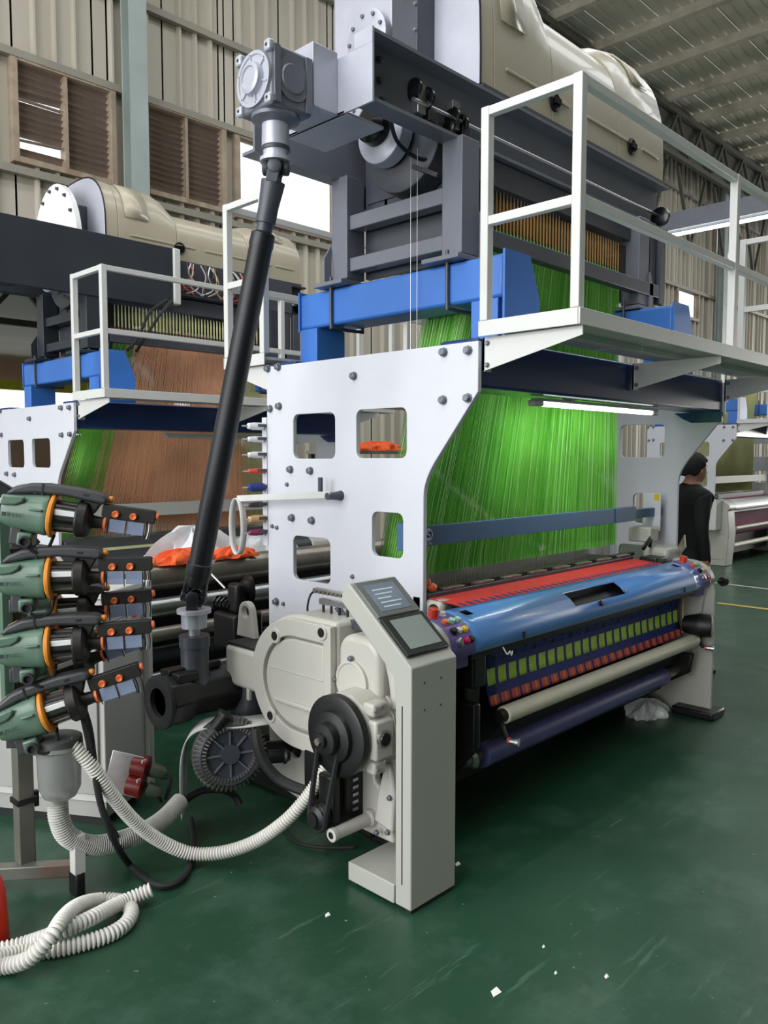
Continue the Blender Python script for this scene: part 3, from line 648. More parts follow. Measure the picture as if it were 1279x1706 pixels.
# drive shaft -----------------------------------------------------
A = Vector((2.15, 2.71, 2.845)); B = Vector((1.97, 3.10, 1.02)); d = (B-A).normalized()
s = T('drive_shaft', 'long black cardan drive shaft leaning left of the gantry', 'drive shaft', (1.97, 3.10, .80))
part(s, 'upper_coupling', M().lathe((2.15, 2.71, 3.02), (0, 0, -1), [(0, .056), (.09, .058), (.092, .050), (.10, .050), (.102, .054), (.135, .054), (.137, .066), (.152, .066)], 32), 'grey_silver')
part(s, 'upper_coupling', M().lathe((2.15, 2.71, 2.925), (0, 0, -1), [(0, .06), (.012, .06)], 24), 'grey_dark')
def yoke(c, ax, side, sg, nm):
    c = Vector(c); ax = Vector(ax).normalized(); sd = Vector(side); sd = (sd-ax*sd.dot(ax)).normalized()
    for q in (-1, 1):
        p = c+sd*q*.042; f = p+ax*sg*.065
        part(s, nm, M().bar(f, p, .05, .018, up=sd).lathe(p-sd*q*.011, sd*q, [(0, .03), (.022, .03), (.026, .018)], 18), 'shaft_black' if nm == 'lower_yoke' else 'grey_dark', .004)
yoke(A, (0, 0, 1), (.7, -.7, 0), 1, 'upper_yoke'); yoke(A, d, (.7, .7, 0), 1, 'upper_yoke')
part(s, 'cross_spider', M().cyl(A-Vector((.035, -.035, 0)), A+Vector((.035, -.035, 0)), .013, 12).cyl(A-Vector((.035, .035, 0)), A+Vector((.035, .035, 0)), .013, 12), 'black')
def al(t): return A+d*t
L_ = (B-A).length
part(s, 'spline_sleeve', M().lathe(al(.055), d, [(0, .050), (.03, .048), (.10, .042), (.17, .042), (.172, .034), (.21, .034)], 28), 'grey_dark')
part(s, 'tube', M().lathe(al(.26), d, [(0, .036), (.01, .05), (.06, .052), (.07, .049), (L_-.26-.16, .051), (L_-.26-.155, .057), (L_-.26-.11, .057), (L_-.26-.09, .05)], 32), 'shaft_black')
part(s, 'lower_sleeve', M().lathe(al(L_-.12), d, [(0, .052), (.05, .054), (.07, .045)], 28), 'shaft_black')
yoke(B, d, (.7, -.7, 0), -1, 'lower_yoke'); yoke(B, (0, 0, -1), (.7, .7, 0), 1, 'lower_yoke')
part(s, 'cross_spider', M().cyl(B-Vector((.035, -.035, 0)), B+Vector((.035, -.035, 0)), .013, 12).cyl(B-Vector((.035, .035, 0)), B+Vector((.035, .035, 0)), .013, 12), 'black')
part(s, 'lower_flange', M().lathe((1.97, 3.10, .965), (0, 0, -1), [(0, .076), (.018, .076), (.02, .058), (.085, .056), (.09, .025), (.13, .025)], 32), 'grey_silver')
# lower gearbox ---------------------------------------------------
g = T('bevel_gearbox', 'black gearbox at the foot of the leaning drive shaft', 'gearbox', (1.97, 3.10, .45))
part(g, 'input_neck', M().lathe((1.97, 3.10, .845), (0, 0, -1), [(0, .068), (.05, .068), (.052, .062), (.16, .062), (.2, .075), (.22, .08)], 32), 'grey_dark')
part(g, 'body', M().lathe((1.80, 3.10, .575), (1, 0, 0), [(0, .115), (.09, .12), (.13, .10), (.30, .105), (.34, .12), (.36, .12)], 8), 'black', .008)
part(g, 'end_flange', M().lathe((1.80, 3.10, .575), (-1, 0, 0), [(0, .118), (.02, .118), (.024, .10), (.02, .065), (-.01, .06), (-.01, .001)], 32), 'rubber')
part(g, 'top_rib', M().box(1.83, 2.10, 3.085, 3.115, .68, .71).box(1.84, 1.94, 3.02, 3.18, .66, .70), 'black', .005)

# ================================================================== loom
PR = [(2.03, .83), (2.008, .838), (2.0, .855), (2.003, .885), (2.018, .92), (2.05, .952), (2.09, .974), (2.14, .984), (2.185, .986)]
def pr_at(s):
    i = min(int(s*(len(PR)-1)), len(PR)-2); f = s*(len(PR)-1)-i; a = Vector((0,)+PR[i]); b = Vector((0,)+PR[i+1]); p = a.lerp(b, f); dd = (b-a).normalized(); return p, Vector((0, -dd.z, dd.y))
lm = T('weaving_loom', 'loom weaving the red and navy cloth under the green harness', 'loom', (3.8, 2.4, 0))
def shell(x0, x1, off=0, cols=None, skip=()):
    mb = M(); cs = cols or [x0, x1]; pts = []
    for k, (y, z) in enumerate(PR):
        n = pr_at(min(k/(len(PR)-1), .9999))[1]; pts.append((y+n.y*off, z+n.z*off))
    for i in range(len(cs)-1):
        for k in range(len(PR)-1):
            if (i, k) in skip: continue
            (ya, za), (yb, zb) = pts[k], pts[k+1]; mb.add([(cs[i], ya, za), (cs[i+1], ya, za), (cs[i+1], yb, zb), (cs[i], yb, zb)], [(0, 1, 2, 3)])
    return mb
def solidify(o, th):
    bm = bmesh.new(); bm.from_mesh(o.data); bmesh.ops.remove_doubles(bm, verts=bm.verts, dist=1e-5); bmesh.ops.recalc_face_normals(bm, faces=bm.faces[:]); bm.to_mesh(o.data); bm.free()
    o.data.polygons.foreach_set('use_smooth', [True]*len(o.data.polygons)); o.data.set_sharp_from_angle(angle=R(50))
    m_ = o.modifiers.new('solid', 'SOLIDIFY'); m_.thickness = th; m_.offset = 0; return o
cv = solidify(part(lm, 'front_cover', shell(0, 0, 0, [2.603, 2.66, 2.72, 3.42, 3.93, 4.72, 4.78, 4.858], [(3, 4), (3, 5), (1, 6), (5, 6)]), 'blue_cover'), .006)
part(lm, 'slot_tray', M().box(3.41, 3.94, 2.03, 2.12, .90, .905).box(3.41, 3.94, 2.105, 2.11, .905, .975), 'black', under=cv)
part(lm, 'slot_tray', M().box(2.66, 2.72, 2.09, 2.14, .95, .955).box(4.72, 4.78, 2.09, 2.14, .95, .955), 'black', under=cv)
part(lm, 'slot_knob', M().lathe((3.64, 2.012, .905), (0, -1, .5), [(0, .014), (.016, .014), (.02, .008)], 14), 'black', under=cv); part(lm, 'slot_latch', M().lathe((3.93, 2.03, .93), (0, -1, .6), [(0, .008), (.012, .008)], 12), 'steel', under=cv)
for x in (2.95, 4.62): part(lm, 'cover_clip', M().box(x-.006, x+.006, 1.992, 2.0, .845, .875), 'black', under=cv)
part(lm, 'cover_lining', M().prism([(y+.02, z-.035) for y, z in PR]+[(2.2, .80), (2.05, .80)], 'x', 2.61, 4.85), 'black')
for nm, x0, x1, m_, off in (('button_panel', 2.455, 2.597, 'purple', .006), ('button_panel', 4.864, 4.985, 'purple', .006)):
    pp = [(y, z) for y, z in PR]; q = []
    for k, (y, z) in enumerate(PR): n = pr_at(min(k/(len(PR)-1), .9999))[1]; q.append((y+n.y*off, z+n.z*off))
    bp = part(lm, nm, M().prism(q+[(2.2, .78), (2.03, .78)], 'x', x0, x1), m_, .004)
    for sx, ss, r_, c_, h_ in ((.25, .86, .021, 'button_red', .035), (.62, .84, .012, 'button_white', .014), (.28, .70, .014, 'orange_red', .012), (.55, .70, .014, 'button_green', .012), (.82, .70, .013, 'button_green', .012), (.3, .56, .015, 'black', .014), (.55, .56, .012, 'button_white', .012), (.8, .56, .013, 'yellow', .012), (.35, .42, .016, 'steel', .010), (.65, .42, .013, 'button_magenta', .014), (.88, .42, .012, 'black', .012)):
        p, n = pr_at(ss); p = Vector((x0+(x1-x0)*sx, p.y, p.z))+n*off
        part(lm, 'push_button', M().lathe(p, n, [(0, r_*1.25), (.005, r_*1.2), (.006, r_), (h_, r_), (h_+.004, r_*.7)], 16), c_, under=bp)
for x0, x1 in ((2.325, 2.452), (4.988, 5.065)):
    gp = [(y-.008, z+.006) for y, z in PR]+[(2.42, 1.0), (2.42, .25), (2.10, .25), (2.06, .60), (2.03, .80)]
    gb = part(lm, 'side_housing', M().prism(gp, 'x', x0, x1), 'cast_white', .012)
part(lm, 'side_plate', M().box(2.40, 2.425, 2.06, 2.44, .02, .80), 'cast_white', .003); part(lm, 'side_plate', M().prism([(1.985, .0), (2.50, .0), (2.50, .95), (2.03, .95), (1.985, .80)], 'x', 5.025, 5.05), 'cast_white', .003)
part(lm, 'knob', M().lathe((5.06, 1.97, .86), (1, -.3, 0), [(0, .012), (.03, .012), (.03, .03), (.06, .028)], 14), 'black')
part(lm, 'foot', M().box(4.93, 5.12, 1.93, 2.2, 0, .05), 'black', .01); part(lm, 'foot', M().box(2.36, 2.48, 2.05, 2.4, 0, .04), 'black', .01)
part(lm, 'machine_bed', M().box(2.45, 5.0, 2.30, 3.05, .12, .80).box(2.45, 5.0, 2.22, 2.32, .78, .86), 'black', .01)
part(lm, 'bed_foot', M().box(2.6, 2.8, 2.4, 3.0, 0, .12).box(4.7, 4.9, 2.4, 3.0, 0, .12), 'black')
# cloth hanging under the cover: navy ground with lime blocks and a red-tan border, woven pattern as faces of one sheet
cl = M()
def cp(x, v): return (x, 2.105+.03*math.sin(v*3.14), .845-.315*v)
rows = [(0, .14, 0), (.14, .38, 3), (.38, .48, 0), (.48, .72, 1), (.72, .86, 0), (.86, 1., 2)]
xa, xb, nc = 2.855, 4.845, 24
for v0, v1, k in rows:
    for i in range(nc):
        a = xa+(xb-xa)*i/nc; b = xa+(xb-xa)*(i+1)/nc; w = b-a
        segs = [(a, b, 0)]
        if k == 1: segs = [(a, a+.14*w, 0), (a+.14*w, a+.86*w, 1), (a+.86*w, b, 0)]
        if k == 2: segs = [(a, a+.12*w, 0), (a+.12*w, a+.5*w, 2), (a+.5*w, a+.62*w, 4), (a+.62*w, a+.88*w, 2), (a+.88*w, b, 0)]
        if k == 3: segs = [(a, a+.45*w, 0), (a+.45*w, a+.8*w, 3), (a+.8*w, b, 0)]
        for s0, s1, mm in segs:
            ns = 3
            for j in range(ns):
                u0 = v0+(v1-v0)*j/ns; u1 = v0+(v1-v0)*(j+1)/ns
                if k == 3 and mm == 3 and (i+j) % 2: mm_ = 0
                else: mm_ = mm
                cl.add([cp(s0, u0), cp(s1, u0), cp(s1, u1), cp(s0, u1)], [(0, 1, 2, 3)], mm_)
solidify(part(lm, 'woven_cloth', cl, ['cloth_navy', 'cloth_lime', 'cloth_red', 'cloth_black', 'cloth_tan']), .002)
part(lm, 'cloth_selvedge', M().box(4.846, 4.856, 2.10, 2.106, .55, .84), 'cloth_tan')
r1 = part(lm, 'press_roll', M().lathe((2.87, 2.045, .505), (1, 0, 0), [(0, .034), (.004, .039), (2.02, .039), (2.024, .034)], 28), 'roll_beige')
part(lm, 'roll_journal', M().cyl((2.83, 2.045, .505), (2.87, 2.045, .505), .03, 18).cyl((4.89, 2.045, .505), (4.96, 2.045, .505), .02, 14), 'black', under=r1)
r2 = part(lm, 'cloth_roll', M().lathe((2.84, 2.15, .30), (1, 0, 0), [(0, .04), (.006, .055), (1.84, .055), (1.846, .04)], 32), 'purple_roll')
part(lm, 'roll_core', M().cyl((2.72, 2.15, .30), (2.84, 2.15, .30), .022, 14).cyl((4.68, 2.15, .30), (4.95, 2.15, .30), .03, 14), 'steel_dark', under=r2)
part(lm, 'core_flange', M().lathe((2.76, 2.15, .30), (1, 0, 0), [(0, .03), (.02, .045), (.03, .02)], 10), 'steel', under=r2)
part(lm, 'cloth_to_roll', M().grid(lambda u, v: (2.9+1.9*u, 2.07+.07*v, .475-.12*v), 1, 6), 'cloth_black')
part(lm, 'roll_bracket', M().prism([(2.04, .42), (2.30, .42), (2.34, .24), (2.22, .20), (2.06, .30)], 'x', 4.86, 4.90), 'black', .01); part(lm, 'roll_bracket', M().prism([(2.04, .60), (2.30, .60), (2.34, .24), (2.22, .20), (2.04, .40)], 'x', 2.66, 2.70), 'black', .01)
part(lm, 'take_up_motor', M().lathe((4.90, 2.04, .60), (.35, -1, 0), [(-.08, .05), (0, .07), (.02, .075), (.09, .07), (.10, .03)], 20), 'black', .004, )
part(lm, 'knob_stem', M().bar((2.86, 2.02, .405), (2.86, 2.06, .49), .02), 'black', .003); part(lm, 'knob_stem', M().bar((4.93, 2.0, .46), (4.93, 2.045, .50), .02), 'black', .003)
for x, y, z in ((4.93, 1.98, .46), (2.86, 2.0, .40)): part(lm, 'end_knob', M().lathe((x, y, z), (.3, -1, 0), [(0, .014), (.02, .014), (.022, .018), (.04, .018)], 14), 'steel'); part(lm, 'end_knob_ring', M().lathe((x, y+.012, z), (.3, -1, 0), [(0, .016), (.01, .016)], 14), 'button_red')
part(lm, 'loose_thread', M().tube(spline([(2.80, 2.0, .83), (2.81, 1.985, .80), (2.83, 1.985, .81), (2.84, 1.985, .79), (2.87, 2.0, .80)], 5), .003, 5), 'hose_white')
part(lm, 'rear_hanger', M().box(2.66, 2.75, 2.05, 2.12, .66, .83).box(2.70, 2.80, 2.12, 2.2, .55, .66), 'black', .01)
# fell of the cloth, temple bar, reed, warp
rc = M(); n = 40
rc.grid(lambda u, v: (2.74+1.98*u, 2.185+.19*v, .99+.012*v), 1, 3)
part(lm, 'red_fabric', rc, 'red_cloth')
nt_ = M()
for i in range(36):
    x = 2.78+1.9*i/35; nt_.add([(x-.012, 2.192, .993), (x+.012, 2.192, .993), (x+.008, 2.215, .995), (x, 2.240, .9965), (x-.008, 2.22, .995)], [(0, 1, 2, 3, 4)])
part(lm, 'woven_motifs', nt_, 'cloth_navy', kind='stuff')
tb = part(lm, 'temple_bar', M().box(2.74, 4.72, 2.375, 2.42, .985, 1.022), 'grey_dark', .006)
for i in range(8):
    x = 2.86+.24*i; part(lm, 'temple_clamp', M().box(x, x+.15, 2.378, 2.412, 1.023, 1.035), 'steel_dark', .002, under=tb); part(lm, 'clamp_screw', M().cyl((x+.175, 2.395, 1.022), (x+.175, 2.395, 1.039), .011, 10).cyl((x+.205, 2.395, 1.022), (x+.205, 2.395, 1.039), .011, 10), 'black', under=tb)
part(lm, 'reed', M().box(2.74, 4.85, 2.455, 2.475, .93, 1.02).box(2.72, 4.87, 2.45, 2.48, 1.012, 1.027), 'reed_dark')
part(lm, 'warp_sheet', M().grid(lambda u, v: (2.83+2.0*u, 2.43+.8*v, 1.0-.02*v), 1, 2), 'reed_dark')
part(lm, 'fringe_cutter', M().box(2.70, 2.80, 2.38, 2.44, .95, 1.02).box(4.72, 4.86, 2.22, 2.34, .93, 1.02), 'black', .01)
part(lm, 'orange_waste', M().sphere((2.79, 2.395, 1.045), (.03, .02, .022), 8, 6).sphere((2.77, 2.40, 1.065), (.012, .012, .025), 8, 6), 'orange_red')
part(lm, 'nozzle_housing', M().box(2.728, 2.83, 2.285, 2.42, .915, 1.0), 'cast_white', .025, seg=3); part(lm, 'nozzle_port', M().lathe((2.728, 2.33, .955), (-1, 0, 0), [(0, .03), (.004, .03), (.005, .022)], 16), 'black')
# arrival side: white boxes and lever at right
ab = part(lm, 'arrival_box', M().box(5.0, 5.12, 2.40, 2.56, 1.08, 1.18), 'cast_white', .01); part(lm, 'arrival_cover', M().box(4.92, 5.14, 2.24, 2.42, .96, 1.06), 'cast_white', .03, seg=3)
part(lm, 'sensor_plate', M().box(5.20, 5.215, 2.43, 2.56, 1.14, 1.40), 'frame_white', .006); part(lm, 'sensor_sticker', M().box(5.198, 5.20, 2.44, 2.475, 1.35, 1.395), 'yellow'); part(lm, 'sensor_arm', M().box(5.205, 5.32, 2.50, 2.53, 1.16, 1.2), 'steel')
part(lm, 'cutter_blade', M().prism([(2.24, 1.0), (2.20, 1.06), (2.21, 1.14), (2.25, 1.06)], 'x', 5.08, 5.10), 'roll_journal' if 0 else 'steel_dark')
part(lm, 'feeler', M().tube(spline([(4.80, 2.35, 1.06), (4.86, 2.35, 1.10), (4.92, 2.36, 1.12), (4.95, 2.38, 1.05)], 5), .012, 8), 'black')
# ---- left drive: gear casing, side casting, motor, belt, lever
def clipped(r, ymin, cy, cz, n=48):
    p = []
    for k in range(n):
        q = 2*math.pi*k/n; y = cy+r*math.cos(q); z = cz+r*math.sin(q); p.append((max(y, ymin), z))
    o = []
    for a in p:
        if not o or (Vector(a)-Vector(o[-1])).length > 1e-4: o.append(a)
    return o
cy, cz = 2.56, .70
def dshape(k, ymin, n=28):
    return [(ymin, cz+.287*k)]+[(cy+.31*k*math.cos(R(90-180*a/n)), cz+.287*k*math.sin(R(90-180*a/n))) for a in range(n+1)]+[(ymin, cz-.287*k)]
gc = part(lm, 'gear_casing', M().prism(dshape(1., 2.335), 'x', 2.135, 2.36), 'cast_white', .02, seg=3)
part(lm, 'casing_rim', M().prism(dshape(.95, 2.337), 'x', 2.105, 2.135, [dshape(.70, 2.38)]), 'cast_white', .003, under=gc)
part(lm, 'casing_panel', M().prism(dshape(.66, 2.385), 'x', 2.112, 2.136), 'cast_white', .01, under=gc, seg=3)
part(lm, 'casing_rib', M().box(2.100, 2.114, 2.39, 2.70, .60, .62), 'cast_white', .006, under=gc); part(lm, 'casing_rib', M().box(2.109, 2.114, 2.39, 2.74, .742, .746), 'cast_white', .003, under=gc)
for y, z in ((2.685, .885), (2.72, .53), (2.385, .945), (2.40, .455)):
    part(lm, 'bolt_pocket', M().lathe((2.106, y, z), (-1, 0, 0), [(0, .034), (.008, .03), (.008, .02), (-.004, .018)], 18), 'cast_white', under=gc); part(lm, 'pocket_bolt', M().lathe((2.1, y, z), (-1, 0, 0), [(0, .018), (.004, .018), (.004, .001)], 14), 'black', under=gc)
sc_ = part(lm, 'side_casting', M().prism(rrect(2.10, 2.333, .56, .95, .08, 6), 'x', 2.14, 2.42), 'cast_white', .025, seg=3)
part(lm, 'oval_cover', M().lathe((2.14, 2.245, .765), (-1, 0, 0), [(0, .088), (.012, .086), (.014, .076), (.010, .072), (.012, .001)], 36), 'cast_white', under=sc_)
for y, z in ((2.335, .76), (2.155, .72), (2.245, .86)): piece(lm, 'bolt', BOLT_S, (2.13, y, z), under=sc_)
part(lm, 'belt_guard', M().tube(spline([(2.24, 2.22, .97), (2.22, 2.12, .93), (2.20, 2.05, .82), (2.20, 2.03, .70)], 8), .045, 14), 'cast_white', under=sc_)
# arm tube to the lower gearbox
at = part(lm, 'drive_tube', M().lathe((2.23, 2.80, .70), (0, 1, 0), [(0, .085), (.18, .08), (.19, .095), (.26, .095)], 28), 'cast_white')
part(lm, 'tube_plate', M().box(2.12, 2.30, 2.84, 3.06, .785, .80), 'black', .004, under=at); part(lm, 'tube_box', M().box(2.11, 2.30, 2.82, 3.07, .60, .784), 'cast_white', .02, under=at, seg=3); part(lm, 'tube_rib', M().box(2.112, 2.13, 2.89, 2.91, .555, .61), 'cast_white', .004, under=at); part(lm, 'tube_rib', M().box(2.112, 2.13, 3.02, 3.05, .55, .61), 'cast_white', .004, under=at)
part(lm, 'lifting_lug', M().prism([(2.99, .80), (3.13, .80), (3.115, .90)]+[(3.06+.05*math.cos(R(a)), .92+.05*math.sin(R(a))) for a in range(0, 181, 20)]+[(3.005, .90)], 'x', 2.22, 2.25, [[(3.06+.028*math.cos(R(a)), .92+.028*math.sin(R(a))) for a in range(0, 360, 24)]]), 'cast_white', .004, under=at)
part(lm, 'tube_outlet', M().lathe((2.20, 3.0, .61), (0, 0, -1), [(0, .06), (.08, .055), (.12, .07), (.15, .07), (.17, .04)], 20), 'grey_dark', under=at)
mo = part(lm, 'main_motor', M().lathe((2.02, 2.185, .60), (1, 0, 0), [(0, .13), (.02, .155), (.14, .16), (.15, .152), (.16, .16), (.30, .155), (.33, .13)], 14), 'cast_white', .010)
part(lm, 'motor_block', M().box(2.035, 2.13, 2.012, 2.06, .53, .68).box(2.04, 2.12, 2.03, 2.09, .69, .74).box(2.045, 2.11, 2.03, 2.08, .47, .52), 'cast_white', .010, under=mo)
part(lm, 'sight_glass', M().lathe((2.072, 2.012, .612), (0, -1, 0), [(0, .034), (.010, .034), (.012, .026)], 24), 'steel', under=mo); part(lm, 'sight_lens', M().lathe((2.072, 2.0, .612), (0, -1, 0), [(0, .026), (.004, .024), (.004, .001)], 20), 'black_gloss', under=mo)
for x, y, z in ((2.05, 2.03, .715), (2.08, 2.03, .725), (2.06, 2.03, .49)): part(lm, 'motor_screw', M().lathe((x, y, z), (0, -1, .2), [(0, .008), (.008, .008), (.009, .004)], 10), 'steel', under=mo)
pu = part(lm, 'brake_disc', M().lathe((2.02, 2.185, .60), (-1, 0, 0), [(0, .155), (.03, .155), (.034, .148), (.034, .10), (.05, .095), (.06, .062), (.09, .058), (.095, .028), (.11, .026), (.113, .001)], 40), 'black')
part(lm, 'hub_nut', M().lathe((1.908, 2.185, .60), (-1, 0, 0), [(0, .014), (.010, .014)], 6), 'steel_dark', under=pu)
sp_ = part(lm, 'small_pulley', M().lathe((2.01, 2.265, .265), (-1, 0, 0), [(0, .036), (.01, .046), (.02, .038), (.03, .046), (.04, .038), (.05, .046), (.06, .028), (.07, .028)], 24), 'black')
part(lm, 'belt', M().tube([Vector((1.97, 2.185+.062*math.cos(R(a)), .60+.062*math.sin(R(a)))) for a in range(20, 161, 20)]+[Vector((1.97, 2.265+.046*math.cos(R(a)), .265+.046*math.sin(R(a)))) for a in range(170, 371, 20)], .011, 6, closed=True), 'rubber')
part(lm, 'pulley_bracket', M().box(2.012, 2.05, 2.22, 2.31, .20, .42), 'black', .01)
part(lm, 'motor_under', M().box(2.10, 2.40, 2.25, 2.50, .20, .44).box(2.30, 2.42, 2.30, 2.6, .05, .4), 'black', .01)
for k in range(5): part(lm, 'gear_tooth', M().box(2.14, 2.17, 2.245, 2.275, .24+.03*k, .252+.03*k), 'steel')
lv = part(lm, 'lever_bracket', M().prism([(2.08, .14), (2.26, .14), (2.28, .40), (2.20, .43), (2.18, .36), (2.14, .34), (2.10, .30)], 'x', 2.20, 2.24), 'cast_white', .01)
part(lm, 'lever_tube', M().lathe((1.98, 2.20, .212), (1, 0, 0), [(0, .015), (.002, .026), (.02, .026), (.022, .024), (.19, .026), (.2, .034), (.23, .036)], 24), 'cast_white', under=lv)
part(lm, 'lever_bore', M().lathe((1.98, 2.20, .212), (-1, 0, 0), [(0, .014), (.001, .001)], 14), 'black', under=lv)
part(lm, 'lever_arm', M().prism([(2.06, .20), (2.16, .22), (2.14, .34), (2.10, .47), (2.07, .47), (2.05, .36)], 'x', 2.17, 2.20), 'cast_white', .01, under=lv)
for y, z in ((2.07, .34), (2.08, .20), (2.14, .18), (2.11, .44)): piece(lm, 'bolt', BOLT_S, (2.17, y, z), under=lv)
part(lm, 'base_casting', M().prism([(2.55, .02), (3.00, .10), (3.02, .36), (2.92, .45), (2.55, .45)], 'x', 2.32, 2.345, [[(2.83+.05*math.cos(R(a)), .30+.05*math.sin(R(a))) for a in range(0, 360, 24)]]), 'cast_white', .006)
part(lm, 'base_beam', M().box(2.35, 2.43, 2.45, 3.6, .02, .16).box(2.43, 2.60, 3.3, 3.6, 0, .2), 'black', .01)
# small solenoid rail on the gear casing
so = part(lm, 'solenoid_rail', M().box(2.24, 2.27, 2.36, 2.60, 1.065, 1.085).box(2.24, 2.27, 2.37, 2.56, 1.02, 1.045), 'steel', .003)
for k in range(8): part(lm, 'solenoid', M().cyl((2.24, 2.385+.026*k, 1.075), (2.225, 2.385+.026*k, 1.075), .008, 10), 'steel_dark', under=so)
for k in range(4): part(lm, 'valve_pin', M().cyl((2.25, 2.39+.05*k, .985), (2.25, 2.39+.05*k, 1.02), .006, 8), 'black', under=so)
part(lm, 'rail_stem', M().bar((2.255, 2.46, 1.02), (2.28, 2.41, .95), .025, .02).box(2.22, 2.38, 2.20, 2.45, .95, .985), 'grey_dark', under=so)
part(lm, 'rail_cable', M().tube(spline([(2.25, 2.60, 1.07), (2.27, 2.65, 1.04), (2.28, 2.68, .98), (2.30, 2.69, .90)], 6), .005, 6), 'rubber', under=so)

# control console -------------------------------------------------
X0, X1 = 2.06, 2.312
c = T('control_console', 'pale sheet metal control console with two tilted screens, front left', 'console', (2.18, 1.9, 0))
part(c, 'column', M().prism([(1.862, .015), (1.862, .905), (2.185, 1.172), (2.215, 1.15), (2.225, 1.10), (1.95, .86), (1.94, .78), (1.94, .015)], 'x', X0, X1), 'console_white', .005)
part(c, 'door_gap', M().box(X0-.0008, X0+.001, 1.903, 1.908, .10, .76), 'black')
part(c, 'foot_plate', M().box(X0, X1, 1.946, 2.19, .012, .085), 'console_white', .004)
part(c, 'rubber_foot', M().box(X0+.01, X1-.01, 1.87, 1.90, 0, .016).box(X0+.01, X1-.01, 2.15, 2.18, 0, .013), 'rubber')
p0 = Vector((0, 1.862, .905)); p1 = Vector((0, 2.185, 1.172)); dd = (p1-p0).normalized(); nn = Vector((0, -dd.z, dd.y))
def inc(a, b, x0, x1, h0, h1):
    mb = M(); return mb.add([Vector((x, 0, 0))+p0+(p1-p0)*t+nn*h for h in (h0, h1) for t in (a, b) for x in (x0, x1)], [(0, 2, 3, 1), (4, 5, 7, 6), (0, 1, 5, 4), (2, 6, 7, 3), (0, 4, 6, 2), (1, 3, 7, 5)])
s1 = part(c, 'lower_screen', inc(.10, .53, X0+.012, X1-.012, 0, .014), 'black', .003); part(c, 'display', inc(.16, .49, X0+.045, X1-.035, .014, .0155), 'screen_off', under=s1)
s2 = part(c, 'upper_screen', inc(.55, .97, X0+.012, X1-.012, 0, .012), 'bezel_grey', .003); part(c, 'display', inc(.60, .92, X0+.045, X1-.045, .012, .0135), 'screen_ui', under=s2)
for k in range(5): part(c, 'display_text', inc(.84-.05*k, .855-.05*k, X0+.07, X1-.07-.02*(k % 3), .0136, .0142), 'print_light', under=s2)
for x, z in ((2.13, .84), (2.22, .84), (2.13, .74), (2.22, .74)): part(c, 'screw', M().lathe((x, 1.862, z), (0, -1, 0), [(0, .004), (.002, .003)], 8), 'black')

# logo bar across the harness --------------------------------------
lb = T('harness_bar', 'steel blue cross bar with a white emblem in front of the green cords', 'bar', (3.8, 2.45, 1.28))
part(lb, 'bar', M().box(2.74, 4.87, 2.44, 2.47, 1.232, 1.325).box(4.60, 4.68, 2.436, 2.44, 1.235, 1.322), 'steelblue', .004)
part(lb, 'end_bracket', M().box(2.726, 2.76, 2.45, 2.56, 1.21, 1.34).box(4.86, 5.32, 2.47, 2.50, 1.24, 1.30), 'steelblue', .004)
em = M(); c0 = Vector((2.815, 2.438, 1.285))
def arc(cx, cz_, r_, a0, a1, w=.003):
    em.tube([(c0.x+cx+r_*math.cos(R(a0+(a1-a0)*k/14)), 2.4385, c0.z+cz_+r_*math.sin(R(a0+(a1-a0)*k/14))) for k in range(15)], w, 5)
arc(0, 0, .026, 0, 360); arc(0, .010, .010, 20, 270, .0028); arc(0, -.010, .010, 200, 450, .0028)
part(lb, 'emblem', em, 'print_light')
def text(t, s_, size, loc, rot, m_, name='lettering', under=None):
    cu = bpy.data.curves.new(name, 'FONT'); cu.body = s_; cu.size = size; cu.extrude = .0004; cu.align_x = 'CENTER'; cu.align_y = 'CENTER'
    o = bpy.data.objects.new(name, cu); COL.objects.link(o); dg = bpy.context.evaluated_depsgraph_get(); me = bpy.data.meshes.new_from_object(o.evaluated_get(dg)); bpy.data.objects.remove(o)
    me.materials.clear(); me.materials.append(MATS[m_]); q = bpy.data.objects.new(name, me); COL.objects.link(q); q.parent = under or t; q.location = Vector(loc)-BASE.get(t, Vector()); q.rotation_euler = rot; return q
text(lb, 'SITA', .022, (2.815, 2.4385, 1.243), (R(90), 0, 0), 'print_light')

# LED lamp under the front cross beam -------------------------------
lp = T('tube_lamp', 'lit LED tube lamp under the shaded blue front cross beam', 'lamp', (3.95, 2.2, 1.9))
part(lp, 'housing', M().box(3.33, 4.62, 2.185, 2.23, 1.918, 1.932), 'lamp_body', .003); part(lp, 'tube', M().cyl((3.38, 2.205, 1.906), (4.56, 2.205, 1.906), .0125, 12), 'led')
part(lp, 'end_cap', M().box(3.30, 3.38, 2.185, 2.228, 1.893, 1.922).box(4.56, 4.62, 2.185, 2.228, 1.893, 1.922), 'lamp_body', .006); part(lp, 'clip', M().box(3.62, 3.66, 2.18, 2.23, 1.93, 1.94).box(4.4, 4.44, 2.18, 2.23, 1.93, 1.94), 'steel')
area('tube_lamp_light', (3.97, 2.26, 1.88), (R(38), 0, 0), 1.15, .03, 6, (.94, 1, .95))

